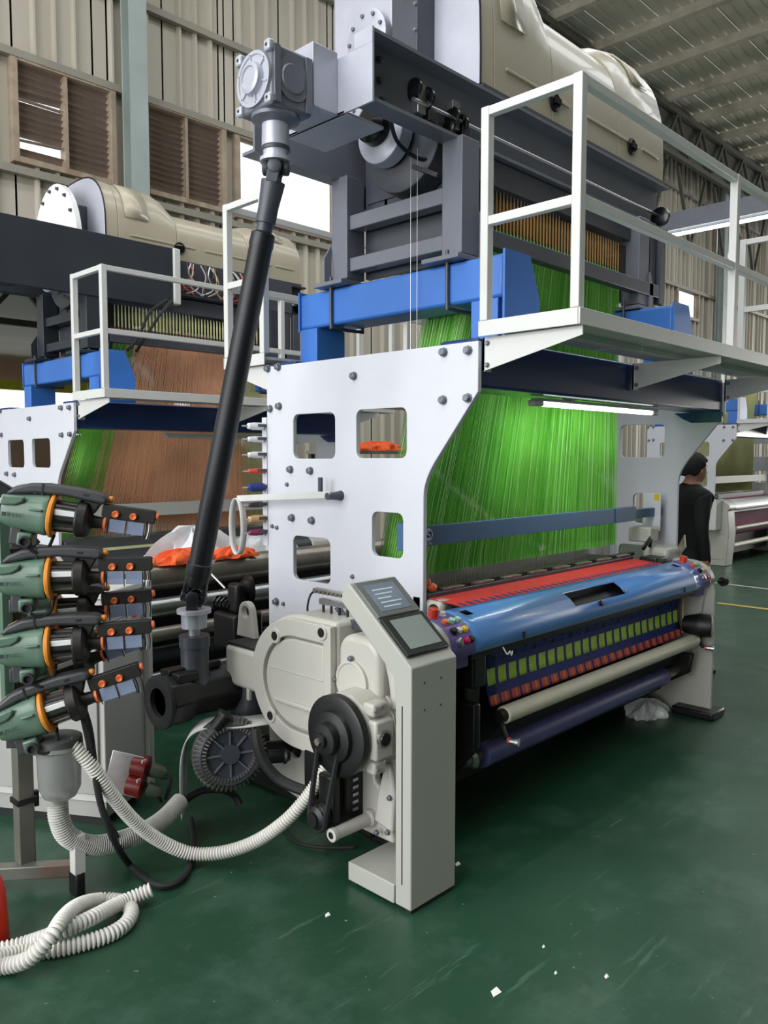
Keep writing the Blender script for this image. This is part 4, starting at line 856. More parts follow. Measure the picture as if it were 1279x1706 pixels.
# yarn spools on the back edge of the gantry ------------------------
sb = solo('spool_rail', M().box(2.70, 2.725, 3.505, 3.545, 1.16, 1.86), 'frame_white', 'narrow white rail holding the yarn spools on the gantry edge', 'rail', (2.7, 3.52, 1.16))
SPC = [('drum_white', 'topmost white', 1.811, .021), ('drum_white', 'slim second white', 1.741, .017), ('drum_white', 'third white', 1.657, .018), ('cloth_red', 'brick red', 1.569, .015), ('cloth_navy', 'slate purple', 1.482, .024), ('reed_dark', 'dark brown', 1.386, .014), ('cloth_tan', 'dusty pink', 1.309, .022), ('cloth_magenta', 'lowest crimson', 1.236, .018)]
for m_, nm, z, r_ in SPC:
    t = T('yarn_spool', '%s yarn spool sticking out beside the gantry' % nm, 'yarn spool', (2.64, 3.527, z), group='yarn spools on the gantry edge')
    part(t, 'yarn', M().lathe((2.69, 3.527, z), (-1, 0, 0), [(0, r_*.8), (.01, r_), (.06, r_), (.095, r_*.75), (.10, r_*.4)], 18), m_); part(t, 'spindle', M().cyl((2.70, 3.527, z), (2.555, 3.527, z), .005, 8), 'steel')
    part(t, 'clip', M().box(2.645, 2.70, 3.505, 3.515, z-.004, z+.012), 'grey_dark')
# guide arm with loop ------------------------------------------------
ga = T('guide_arm', 'white swing arm with hanging strap loop on the gantry side', 'guide arm', (2.62, 2.9, 1.47))
part(ga, 'arm', M().bar((2.615, 2.90, 1.463), (2.60, 3.64, 1.418), .008, .034), 'rail_white', .002); part(ga, 'pivot', M().lathe((2.70, 2.915, 1.455), (-1, 0, 0), [(0, .026), (.02, .022), (.06, .018), (.09, .018)], 16), 'grey_dark'); part(ga, 'peg', M().box(2.63, 2.645, 2.985, 3.005, 1.475, 1.545), 'grey_dark')
lo = M(); 
for sgn in (-1, 1):
    lo.bar((0, 0, 0), (0, 0, .001), .001)
lo = M(); LP = [(2.60, 3.64+.055*math.sin(R(a)), 1.265+.155*math.cos(R(a))) for a in range(0, 360, 12)]
n = len(LP)
for i in range(n):
    p = Vector(LP[i]); q = Vector(LP[(i+1) % n]); lo.add([p+Vector((-.02, 0, 0)), q+Vector((-.02, 0, 0)), q+Vector((.02, 0, 0)), p+Vector((.02, 0, 0))], [(0, 1, 2, 3)])
solidify(part(ga, 'strap_loop', lo, 'rail_white'), .004)
# ================================================================== feeder corner
HA = [(1.248, 2.814, 0.608), (1.278, 2.794, 0.578), (1.322, 2.771, 0.505), (1.386, 2.765, 0.391), (1.475, 2.776, 0.259), (1.583, 2.781, 0.140), (1.694, 2.731, 0.061), (1.787, 2.636, 0.063), (1.869, 2.527, 0.116), (1.938, 2.422, 0.211), (2.001, 2.367, 0.301), (2.044, 2.343, 0.368), (2.085, 2.335, 0.419)]
HB = [(1.234, 2.876, 0.364), (1.234, 2.872, 0.315), (1.260, 2.865, 0.239), (1.344, 2.859, 0.174), (1.449, 2.850, 0.154), (1.563, 2.847, 0.157), (1.675, 2.877, 0.167), (1.773, 2.922, 0.190)]
HC = [(1.447, 2.596, 0.060), (1.396, 2.618, 0.045), (1.325, 2.617, 0.045), (1.191, 2.547, 0.080), (1.090, 2.554, 0.075), (1.007, 2.643, 0.030), (0.889, 2.686, 0.030), (0.821, 2.698, 0.030), (0.851, 2.628, 0.030), (0.921, 2.569, 0.030), (0.972, 2.507, 0.060), (1.031, 2.484, 0.115), (1.098, 2.547, 0.120), (1.190, 2.634, 0.090), (1.305, 2.715, 0.030), (1.359, 2.660, 0.025), (1.361, 2.585, 0.025), (1.316, 2.524, 0.025), (1.252, 2.499, 0.025), (1.171, 2.509, 0.025), (1.067, 2.550, 0.025), (0.976, 2.616, 0.025), (0.837, 2.584, 0.080)]
CA = [(1.295, 2.827, 0.791), (1.308, 2.803, 0.681), (1.323, 2.772, 0.527), (1.335, 2.744, 0.372), (1.386, 2.748, 0.216), (1.520, 2.893, 0.020), (1.510, 2.713, 0.018), (1.544, 2.640, 0.018), (1.617, 2.653, 0.018), (1.707, 2.739, 0.018), (1.812, 2.886, 0.018), (1.912, 3.062, 0.020)]
CB = [(1.327, 2.860, 0.732), (1.344, 2.833, 0.631), (1.360, 2.827, 0.455), (1.386, 2.829, 0.306), (1.440, 2.832, 0.180)]
CC = [(1.682, 3.028, 0.304), (1.722, 2.985, 0.292), (1.746, 2.959, 0.289), (1.745, 2.958, 0.254), (1.757, 3.010, 0.182)]
CD = [(1.671, 3.035, 0.266), (1.701, 3.000, 0.233), (1.742, 3.024, 0.169)]
CE = [(1.951, 2.628, 0.529), (1.941, 2.604, 0.474), (1.958, 2.579, 0.401), (1.997, 2.532, 0.332), (2.036, 2.446, 0.303), (2.054, 2.356, 0.307)]
CF = [(1.808, 2.955, 0.169), (1.891, 2.944, 0.192), (1.983, 2.919, 0.176), (2.048, 2.921, 0.131), (2.064, 2.899, 0.091)]
CG = [(2.179, 2.744, 0.020), (2.119, 2.587, 0.012), (2.137, 2.492, 0.012), (2.201, 2.412, 0.012), (2.257, 2.361, 0.012)]
def feeder_proto():
    t = T('weft_feeder', 'x', 'weft feeder')
    b = M(); secs = [(-.005, .028, .035), (.0, .045, .05), (.03, .055, .062), (.10, .060, .070), (.135, .066, .074), (.152, .070, .076), (.158, .068, .074)]
    rings = []
    for x, ry, rz in secs: rings.append([(x, ry*math.copysign(abs(math.cos(q))**.7, math.cos(q)), rz*math.copysign(abs(math.sin(q))**.7, math.sin(q))) for q in [2*math.pi*k/24 for k in range(24)]])
    b.add([p for r_ in rings for p in r_], [(i*24+k, i*24+(k+1) % 24, (i+1)*24+(k+1) % 24, (i+1)*24+k) for i in range(len(rings)-1) for k in range(24)]+[tuple(range(24))[::-1], tuple(range(24*(len(rings)-1), 24*len(rings)))])
    body = part(t, 'body', b, 'feeder_green')
    part(t, 'scoop', M().prism([(.0, .058), (.085, .058), (.075, .035), (.05, .022), (.0, .018)], 'y', -.066, -.05), 'feeder_green', .008, under=body)
    part(t, 'latch', M().box(.10, .145, -.078, -.062, .012, .022), 'feeder_green', .004, under=body)
    part(t, 'nameplate', M().box(.012, .026, -.0685, -.066, -.018, -.004), 'print_dark', under=body)
    text(t, 'PILEC', .018, (.058, -.0688, -.011), (R(90), 0, 0), 'print_dark', under=body)
    part(t, 'ring', M().lathe((.160, 0, 0), (1, 0, 0), [(0, .075), (.005, .081), (.014, .081), (.019, .075), (.019, .05)], 36), 'orange')
    dr = part(t, 'drum', M().lathe((.178, 0, 0), (1, 0, 0), [(0, .056), (.085, .052)], 12), 'drum')
    for k in range(12):
        q = 2*math.pi*(k+.5)/12; part(t, 'drum_finger', M().bar((.18, .056*math.cos(q), .056*math.sin(q)), (.258, .053*math.cos(q), .053*math.sin(q)), .010, .005, up=(0, math.cos(q), math.sin(q))), 'steel_dark' if k % 2 else 'black_gloss', under=dr)
    part(t, 'drum_window', M().bar((.182, -.058, .018), (.252, -.056, .018), .004, .020), 'drum_white', .002, under=dr)
    part(t, 'brush_holder', M().lathe((.252, 0, 0), (1, 0, 0), [(0, .066), (.006, .07), (.034, .068), (.042, .058), (.048, .04)], 28), 'feeder_black')
    part(t, 'exit_nose', M().lathe((.298, 0, -.004), (1, 0, 0), [(0, .032), (.012, .024), (.04, .022), (.044, .027), (.052, .027), (.056, .02)], 20), 'feeder_black'); part(t, 'exit_ring', M().lathe((.346, 0, -.004), (1, 0, 0), [(0, .028), (.008, .028)], 20), 'orange_red')
    ar = M(); pf = [(.005, .058), (.03, .085), (.08, .105), (.14, .113), (.25, .113), (.33, .105), (.352, .095), (.352, .072), (.335, .066), (.20, .078), (.10, .072), (.03, .058)]
    arm = part(t, 'arm', ar.prism(pf, 'y', -.038, .038), 'feeder_grey', .010, seg=3)
    part(t, 'arm_seam', M().box(.125, .132, -.0395, -.036, .072, .112), 'black', under=arm); part(t, 'arm_label', M().box(.268, .288, -.0392, -.037, .087, .095), 'black', under=arm); part(t, 'arm_sticker', M().add([(.028, -.02, .086), (.06, -.02, .1), (.06, .02, .1), (.028, .02, .086)], [(0, 1, 2, 3)]), 'cloth_tan', under=arm)
    part(t, 'arm_button', M().lathe((.352, 0, .085), (1, 0, 0), [(0, .013), (.012, .013), (.016, .008)], 14), 'orange')
    part(t, 'arm_strut', M().prism([(.27, .07), (.33, .07), (.31, .03), (.28, .0)], 'y', -.02, .02), 'feeder_black', .004, under=arm)
    tb = part(t, 'tension_bar', M().prism(rrect(.335, .525, .018, .068, .010), 'y', -.016, .016), 'feeder_black', .003)
    for x in (.385, .448): part(t, 'tension_knob', M().lathe((x, -.016, .036), (0, -1, 0), [(0, .013), (.012, .0125), (.015, .010), (.013, .006), (.013, .001)], 20), 'orange_red', under=tb)
    part(t, 'bar_cap', M().lathe((.525, 0, .048), (1, 0, 0), [(0, .014), (.008, .014), (.01, .01)], 14), 'orange_red', under=tb)
    for x0, x1 in ((.362, .422), (.430, .488)): part(t, 'brake_plate', M().box(x0, x1, -.014, -.011, -.030, .016), 'plate_clear', under=tb)
    for x in (.425, .362, .49): part(t, 'brake_pin', M().cyl((x, -.016, .02), (x, -.016, -.038), .002, 6), 'black', under=tb)
    for k in range(3): part(t, 'brake_spring', M().tube(spline([(.497+.009*k, -.012, .02), (.499+.009*k, -.014, -.01), (.494+.009*k, -.014, -.04)], 4), .0022, 5), 'steel' if k == 1 else 'black', under=tb)
    part(t, 'socket_block', M().box(.065, .118, -.05, .03, -.118, -.07), 'feeder_green', .008); part(t, 'cable_socket', M().lathe((.095, -.05, -.10), (.2, -1, 0), [(0, .02), (.022, .019), (.022, .014), (.01, .013)], 18), 'feeder_grey')
    part(t, 'clamp', M().box(.035, .075, -.03, .05, -.12, -.05), 'feeder_grey', .006)
    part(t, 'rear_knob', M().lathe((-.005, 0, -.01), (-1, 0, 0), [(0, .02), (.02, .022), (.03, .012)], 14), 'black')
    part(t, 'lead', M().tube(spline([(.11, -.06, -.12), (.14, -.05, -.135), (.17, -.03, -.12), (.18, 0, -.07)], 5), .006, 7), 'rubber')
    return t
fp = feeder_proto()
FD = [((1.238, 2.879, 1.438), -.155, 'topmost green weft feeder with orange ring, tilted down to the right', 0), ((1.221, 2.874, 1.213), -.0, 'second green weft feeder from the top, lying level', 0), ((1.208, 2.862, .966), .05, 'third green weft feeder from the top, almost level', 0), ((1.187, 2.86, .728), .30, 'lowest green weft feeder, tilted steeply up to the right', 0),
      ((1.33, 3.02, 1.045), .06, 'weft feeder half hidden behind the third one from the top', 1), ((1.32, 3.02, .83), .34, 'weft feeder half hidden behind the lowest one', 1)]
for i, (p, sl, lab, bk) in enumerate(FD):
    o = fp if i == 0 else copy_tree(fp)
    x = Vector((.80, -.60, sl)).normalized(); y = Vector((0, 0, 1)).cross(x).normalized(); z = x.cross(y)
    mt = Matrix((x, y, z)).transposed().to_4x4(); mt.translation = Vector(p)-x*.158*(1 if not bk else 1.15); o.matrix_world = mt
    tag(o, lab, 'weft feeder', 'weft feeders on the stand')
# stand -----------------------------------------------------------
st = T('feeder_stand', 'metal stand with rusty post carrying the green weft feeders', 'stand', (1.20, 3.07, 0))
part(st, 'post', M().box(1.155, 1.215, 3.04, 3.10, .05, 1.50), 'post_metal', .004)
part(st, 'foot_beam', M().bar((.95, 3.22, .075), (1.31, 2.92, .075), .05, .05), 'post_metal', .004); part(st, 'foot_leg', M().box(1.27, 1.315, 2.83, 2.875, .09, .24), 'rail_white', .004); part(st, 'foot_leg', M().box(1.275, 1.31, 2.83, 2.90, 0, .09), 'black', .006)
part(st, 'foot_leg', M().box(.93, .97, 3.2, 3.24, 0, .06), 'black', .006)
for p in ((1.155, 2.96, 1.36), (1.14, 2.95, 1.13), (1.13, 2.94, .88), (1.11, 2.94, .64)): part(st, 'holder', M().bar((1.185, 3.07, p[2]-.03), (p[0]-.01, p[1]+.0, p[2]-.02), .04, .05).bar((1.185, 3.07, p[2]-.08), (1.26, 3.06, p[2]-.02), .03, .04), 'feeder_grey', .004)
part(st, 'plate', M().box(1.11, 1.15, 3.02, 3.06, .62, 1.42), 'feeder_green', .004); part(st, 'top_arm', M().bar((1.20, 3.07, 1.49), (.95, 3.22, 1.68), .05).bar((1.19, 3.08, 1.44), (.9, 3.15, 1.47), .06), 'black', .006)
part(st, 'clamp_ring', M().box(1.148, 1.222, 3.033, 3.107, .33, .35).box(1.225, 1.24, 3.06, 3.08, .30, .36), 'black')
# air filter bowl ---------------------------------------------------
af = T('filter_bowl', 'smoky filter bowl hung on the stand below the feeders', 'filter', (1.237, 2.862, .37))
part(af, 'bowl', M().lathe((1.237, 2.862, .60), (0, 0, -1), [(0, .083), (.014, .086), (.022, .078), (.165, .074), (.198, .058), (.215, .03), (.235, .022)], 36), 'bowl', .0); part(af, 'lid', M().lathe((1.237, 2.862, .60), (0, 0, 1), [(0, .084), (.022, .082), (.026, .074), (.03, .0)], 36), 'lid_dark'); part(af, 'strap', M().bar((1.237, 2.93, .55), (1.19, 3.04, .55), .03, .04), 'feeder_grey')
# electrical cabinet ------------------------------------------------
a = math.radians(44.1-12); ax = Vector((math.cos(a), math.sin(a), 0)); bx_ = Vector((-ax.y, ax.x, 0))
ec = T('electrical_cabinet', 'pale grey electrical cabinet standing behind the weft feeders', 'cabinet', (1.62, 3.27, 0))
def ob(u0, u1, v0, v1, z0, z1, t=None):
    t = t or M(); return t.add([Vector((1.62, 3.27, z))+ax*u+bx_*v for z in (z0, z1) for v in (v0, v1) for u in (u0, u1)], [(0, 2, 3, 1), (4, 5, 7, 6), (0, 1, 5, 4), (2, 6, 7, 3), (0, 4, 6, 2), (1, 3, 7, 5)])
part(ec, 'body', ob(0, .36, 0, .80, .12, 1.03), 'cab_grey', .006); part(ec, 'top', ob(-.012, .38, -.012, .812, 1.03, 1.06), 'cab_light', .006); part(ec, 'plinth', ob(.01, .35, .01, .79, .05, .12), 'cab_plinth'); part(ec, 'base', ob(.04, .33, .04, .76, 0, .05), 'black')
part(ec, 'door', ob(-.012, 0, .03, .79, .16, .98), 'cab_plinth', .003); part(ec, 'nameplate', ob(-.016, -.012, .06, .1, .94, .965), 'button_red')
for k in range(11): part(ec, 'vent_slat', ob(.05, .21, -.008, 0, .985-.014*k-.004, .985-.014*k+.003), 'cab_light')
part(ec, 'side_plate', ob(.25, .29, -.004, 0, .90, 1.01), 'cloth_red'); part(ec, 'edge_post', ob(.34, .38, -.03, -.0, .05, 1.06), 'cab_grey', .004)
pl = T('plug_sockets', 'two dark red industrial plugs on a plate by the cabinet', 'plug', (1.655, 3.055, .25))
part(pl, 'plate', M().bar((1.60, 3.10, .22), (1.64, 3.08, .39), .01, .16, up=(1, -1, 0)), 'steel', .003)
for dz, dx in ((.035, .025), (-.04, 0)):
    q = Vector((1.64+dx, 3.05, .305+dz)); part(pl, 'socket', M().lathe(q-Vector((.02, -.03, 0)), (.6, -.7, -.15), [(0, .042), (.05, .045), (.052, .05), (.065, .05), (.07, .038)], 20), 'plug_red'); part(pl, 'plug', M().lathe(q+Vector((.035, -.04, -.015)), (.6, -.7, -.3), [(0, .03), (.04, .028), (.06, .014)], 14), 'plug_green'); part(pl, 'socket_tag', M().box(q.x-.012, q.x+.006, q.y-.035, q.y-.03, q.z+.02, q.z+.035), 'drum_white')
# hoses and cables ----------------------------------------------------
def hose(name, pts, r, label, m_, ring=.012, cat='hose'):
    P_ = resample(spline(pts, 14), ring/4); am = r*.12
    mb = M().tube(P_, r, 14, rf=lambda i: r+am*(1 if i % 4 in (0, 1) else -1)); k = len(P_)-1
    mb.mi = [1 if (f//14) % 4 == 2 else 0 for f in range(k*14)]+[0, 0]  # valley rings darker: shade between the ribs put into the colour
    return solo(name, mb, [m_, 'hose_dark'], label, cat, tuple(P_[0]))
hose('suction_hose', HA, .024, 'ribbed white hose drooping from the filter bowl to the drive', 'hose_white')
hose('suction_hose', HB, .034, 'thick pale hose curving from the bottom of the filter bowl', 'hose_grey', .009)
hose('loose_hose', HC, .024, 'loose ribbed white hose coiled on the floor at lower left', 'hose_white', .015)
def cable(pts, r, label): return solo('cable', M().tube(spline(pts, 8), r, 8), 'rubber', label, 'cable', pts[0])
cable(CA, .013, 'thick black cable looping on the floor under the hoses'); cable(CB, .011, 'black cable hanging beside the filter bowl'); cable(CC, .009, 'black lead bent down from the upper red plug'); cable(CD, .009, 'black lead from the lower red plug')
cable(CE, .022, 'heavy black cable curving under the round gear casing'); cable(CF, .016, 'black cable arching over the floor below the blower'); cable(CG, .008, 'thin black cable lying under the white lever tube')
# ring blower ----------------------------------------------------------
rb = T('ring_blower', 'finned black ring blower with silver motor under the gearbox', 'blower', (1.936, 2.80, .2))
ax2 = Vector((.696, -.718, 0))*.42+Vector((-.718, -.696, .05))*.9; ax2.normalize(); cbl = Vector((1.965, 2.835, .37))
part(rb, 'housing', M().lathe(cbl-ax2*.06, ax2, [(0, .12), (.01, .148), (.05, .155), (.07, .148), (.09, .13), (.085, .105), (.07, .10), (.065, .045), (.09, .04), (.092, .001)], 44), 'grey_dark')
rim = part(rb, 'rim', M().lathe(cbl-ax2*.03, ax2, [(0, .158), (.022, .158), (.024, .150), (-.002, .150)], 44), 'steel')
e1 = ax2.cross(Vector((0, 0, 1))).normalized(); e2 = e1.cross(ax2)
for k in range(48):
    q = 2*math.pi*k/48; rv = e1*math.cos(q)+e2*math.sin(q); part(rb, 'fin', M().bar(cbl+ax2*.028+rv*.106, cbl+ax2*.004+rv*.160, .005, .018, up=ax2), 'steel_dark', under=rim)
for k in range(8):
    q = 2*math.pi*k/8; rv = e1*math.cos(q)+e2*math.sin(q); part(rb, 'spoke', M().bar(cbl+ax2*.016+rv*.04, cbl+ax2*.016+rv*.10, .006, .012, up=ax2), 'grey_paint', under=rim)
part(rb, 'motor', M().lathe(cbl-ax2*.06, -ax2, [(0, .09), (.16, .085), (.17, .06)], 24), 'steel'); part(rb, 'outlet', M().lathe(cbl+e1*.06+Vector((0, 0, .12)), (.5, -.3, .7), [(0, .03), (.06, .03), (.06, .04), (.075, .04)], 16).lathe(cbl+Vector((.12, -.11, -.02)), (.9, -.4, -.1), [(0, .03), (.07, .028), (.08, .035), (.1, .02)], 14), 'black')
SB = spline([(1.839, 2.992, .10), (1.838, 3.0, .252), (1.847, 3.0, .369), (1.869, 2.985, .445), (1.911, 2.950, .482), (1.97, 2.892, .490), (2.06, 2.835, .485), (2.2, 2.80, .48)], 6)
ws = Vector((.05, .055, 0)); sm_ = M(); sm_.add([p+ws*f for p in SB for f in (-1, 1)], [(2*i, 2*i+1, 2*i+3, 2*i+2) for i in range(len(SB)-1)])
solidify(part(rb, 'strap', sm_, 'rail_white'), .006); part(rb, 'hanger', M().bar(cbl-ax2*.05, (2.33, 2.86, .30), .03, .05), 'black', .004)
solo('red_cylinder', M().lathe((.935, 2.80, 0), (0, 0, 1), [(0, .075), (.01, .08), (.17, .072), (.215, .06), (.235, .04), (.24, .001)], 28), 'red_paint', 'red round-topped cylinder cut off by the left edge', 'cylinder', (.935, 2.80, 0))
# rollers behind the gantry and what lies on them ---------------------
rs = T('roller_stand', 'dark steel rollers of the warp stand behind the gantry', 'roller stand', (3.8, 4.6, 0))
for y, z, r_, m_ in ((4.6, .88, .092, 'steel_dark'), (4.48, .70, .06, 'steel'), (4.40, .55, .045, 'steel_dark'), (4.5, .40, .05, 'grey_dark'), (4.35, .30, .035, 'steel')):
    part(rs, 'roller', M().lathe((2.05, y, z), (1, 0, 0), [(0, r_*.6), (.01, r_), (3.2, r_), (3.21, r_*.6)], 32), m_)
part(rs, 'end_plate', M().prism([(4.3, 0), (4.75, 0), (4.72, .98), (4.5, .98), (4.3, .6)], 'x', 5.27, 5.30).prism([(4.3, 0), (4.75, 0), (4.72, .98), (4.5, .98), (4.3, .6)], 'x', 2.0, 2.04), 'grey_dark', .004); part(rs, 'back_panel', M().box(2.04, 5.27, 4.72, 4.74, .1, .80), 'black')
lg = T('let_off_gear', 'black let-off gear unit between drive shaft and gantry', 'gear unit', (2.75, 3.78, .5))
part(lg, 'wheel', M().lathe((2.78, 3.76, .88), (-1, .3, 0), [(0, .05), (.01, .085), (.03, .085), (.035, .06), (.06, .055), (.06, .001)], 28), 'black'); part(lg, 'worm', M().tube([Vector((2.66+.035*math.cos(k*.8), 3.76+.012*k*.4, .80+.035*math.sin(k*.8))) for k in range(40)], .009, 6), 'black_gloss'); part(lg, 'housing', M().box(2.60, 2.80, 3.68, 3.90, .55, .76).box(2.63, 2.70, 3.70, 3.80, .76, .93), 'black', .02, seg=3); part(lg, 'stand', M().box(2.66, 2.76, 3.72, 3.82, 0, .56), 'black'); part(lg, 'handle', M().cyl((2.62, 3.80, .90), (2.58, 3.88, .98), .008, 8), 'steel')
def crumple(name, c, sx, sy, sz, m_, label, seed, cat, ang=0):
    rn = random.Random(seed); ph = [(rn.uniform(0, 6.28), rn.uniform(3, 11), rn.uniform(3, 9), rn.uniform(0, 6.28)) for _ in range(6)]
    mb = M(); ca, sa = math.cos(ang), math.sin(ang)
    def fn(u, v):
        th = 2*math.pi*u; h = v; rr = (1-h**2.2)**.5 if h < 1 else 0
        f = 1+.16*math.sin(ph[0][1]//1*th+ph[0][0]+3*h)+.10*math.sin(7*th+ph[1][0]-5*h)+.07*math.sin(13*th+ph[2][0])
        x = sx*rr*f*math.cos(th); y = sy*rr*f*math.sin(th); z = sz*h*(1+.25*math.sin(5*th+ph[3][0])*rr+.12*math.sin(9*th+ph[4][0]))
        return (c[0]+x*ca-y*sa, c[1]+x*sa+y*ca, c[2]+z)
    mb.grid(fn, 48, 12); o = solo(name, mb, m_, label, cat, c); return o
crumple('orange_cloth', (2.83, 4.58, .955), .24, .09, .085, 'orange_cloth', 'crumpled orange cloth left of the drive shaft on the roller', 3, 'cloth'); crumple('orange_cloth', (3.23, 4.58, .955), .17, .08, .07, 'orange_cloth', 'crumpled orange cloth right of the drive shaft on the roller', 8, 'cloth')
crumple('plastic_film', (3.08, 4.85, .80), .38, .16, .33, 'plastic_film', 'white plastic film heap behind the orange cloths', 5, 'film'); crumple('plastic_film', (3.70, 4.85, .80), .34, .15, .26, 'plastic_film', 'crumpled grey plastic film near the spools', 11, 'film')
crumple('orange_cloth', (7.7, 7.6, 1.72), .42, .2, .12, 'orange_cloth', 'orange cloth pile seen through the gantry side opening', 13, 'cloth')
tbn = T('work_table', 'table behind the gantry carrying the orange cloth pile', 'table', (7.7, 7.6, 0)); part(tbn, 'top', M().box(6.8, 8.8, 7.2, 8.0, 1.68, 1.72), 'steel_dark'); 
for x in (6.85, 8.75):
    for y in (7.25, 7.95): part(tbn, 'leg', M().box(x-.03, x+.03, y-.03, y+.03, 0, 1.68), 'grey_dark')
crumple('plastic_bag', (4.80, 2.30, .0), .16, .11, .09, 'plastic_film', 'clear plastic bag lying under the purple cloth roll', 21, 'bag')
# litter
LIT = [((1.933, 1.396), .020, 'white paper scrap on the green floor, bottom centre'), ((2.239, 1.188), .009, 'small white scrap right of the paper scrap'), ((2.142, 1.313), .006, 'tiny white crumb near the paper scrap'), ((1.852, 2.079), .012, 'white sliver on the floor left of the console foot'), ((2.233, 1.417), .006, 'tiny scrap further back on the floor'), ((2.46, 1.97), .014, 'pale debris beside the console column')]
for (x, y), r_, lab in LIT:
    solo('paper_scrap', M().add([(x-r_, y-r_*.4, .001), (x+r_*.8, y-r_*.6, .001), (x+r_, y+r_*.5, .006), (x-.2*r_, y+r_*.7, .001), (x-r_, y-r_*.4, .003), (x+r_*.8, y-r_*.6, .003), (x+r_, y+r_*.5, .008), (x-.2*r_, y+r_*.7, .003)], [(0, 3, 2, 1), (4, 5, 6, 7), (0, 1, 5, 4), (1, 2, 6, 5), (2, 3, 7, 6), (3, 0, 4, 7)]), 'paper', lab, 'paper scrap', (x, y, 0), group='litter on the floor')

# ================================================================== other machines
M2 = [gantry(O2, 'white gantry of the loom at left with blue beams', True), platform(O2, True, 'white railed platform on the loom at left'), jacquard(O2, 'dark jacquard machine with cream hood at upper left', True, False, True),
      harness(O2, 'orange and olive harness cords of the loom at left', ['cord_green', 'cord_orange', 'cord_orange', 'cord_olive'], True)]
M2.append(solo('harness_bar', M().box(2.74, 5.25, 2.44, 2.48, 1.22, 1.33), 'rail_white', 'white cross bar in front of the orange harness', 'bar', (4.0, 2.45, 1.28), O2))
l2 = T('tube_lamp', 'tube lamp under the cross beam of the loom at left', 'lamp', (4.0, 2.2, 1.9), O2); part(l2, 'housing', M().box(3.5, 4.7, 2.18, 2.23, 1.905, 1.925), 'lamp_body'); part(l2, 'tube', M().cyl((3.52, 2.2, 1.895), (4.68, 2.2, 1.895), .012), 'lamp_body'); M2.append(l2)
def simple_loom(o, label, mcloth, mcover):
    t = T('weaving_loom', label, 'loom', (3.8, 2.4, 0), o)
    part(t, 'front_cover', M().prism(PR+[(2.2, .80), (2.03, .80)], 'x', 2.60, 4.86), mcover, .004)
    for x0, x1 in ((2.325, 2.59), (4.87, 5.10)): part(t, 'side_housing', M().prism([(y-.01, z+.01) for y, z in PR]+[(2.45, 1.02), (2.6, .9), (2.6, 0), (2.03, 0), (1.99, .5)], 'x', x0, x1), 'cast_white', .015)
    part(t, 'housing_panel', M().box(2.318, 2.325, 2.06, 2.55, .1, .45).box(2.318, 2.325, 2.06, 2.55, .48, .80), 'cast_white', .004); part(t, 'control_box', M().box(2.10, 2.30, 2.10, 2.32, .55, 1.02), 'cab_light', .01); part(t, 'control_box_lid', M().box(2.09, 2.31, 2.08, 2.33, 1.02, 1.06), 'grey_dark', .006); part(t, 'cable', M().tube(spline([(2.3, 2.2, .6), (2.25, 2.5, .5), (2.3, 2.6, .3), (2.3, 2.4, .12), (2.2, 2.3, .1)], 6), .015, 8), 'rubber')
    part(t, 'woven_cloth', M().grid(lambda u, v: (2.75+2.05*u, 2.1, .82-.26*v), 1, 1), mcloth); part(t, 'cloth_roll', M().cyl((2.7, 2.12, .50), (4.86, 2.12, .50), .06, 24), mcloth); part(t, 'press_roll', M().cyl((2.7, 2.04, .55), (4.86, 2.04, .55), .03, 18).cyl((2.7, 2.08, .28), (4.86, 2.08, .28), .04, 18), 'roll_beige'); part(t, 'fell_cloth', M().box(2.75, 4.72, 2.2, 2.34, .97, .99), mcloth); part(t, 'temple_bar', M().box(2.74, 4.72, 2.335, 2.41, .99, 1.06), 'grey_dark'); part(t, 'machine_bed', M().box(2.60, 4.86, 2.3, 3.1, .1, .8), 'black')
    return t
M2.append(simple_loom(O2, 'loom at left under the orange harness, mostly hidden', 'cord_olive', 'navy_dark'))
for o_ in M2: o_.scale = (1, 1, .953); o_.location.z *= .953
gantry(O3, 'distant white gantry at right behind the person', True); platform(O3, True, 'distant white platform at the right edge')
harness(O3, 'distant olive harness cords at the right edge', ['cord_olive'], True); simple_loom(O3, 'distant loom with magenta cloth at the right edge', 'cloth_magenta', 'plastic_film')
O4 = (9.3, 7.3, 0)
solo('harness_bar', M().box(12.54, 15.1, 5.04, 5.08, 1.22, 1.33), 'rail_white', 'white cross bar in front of the distant olive harness', 'bar', (13.8, 5.06, 1.28))
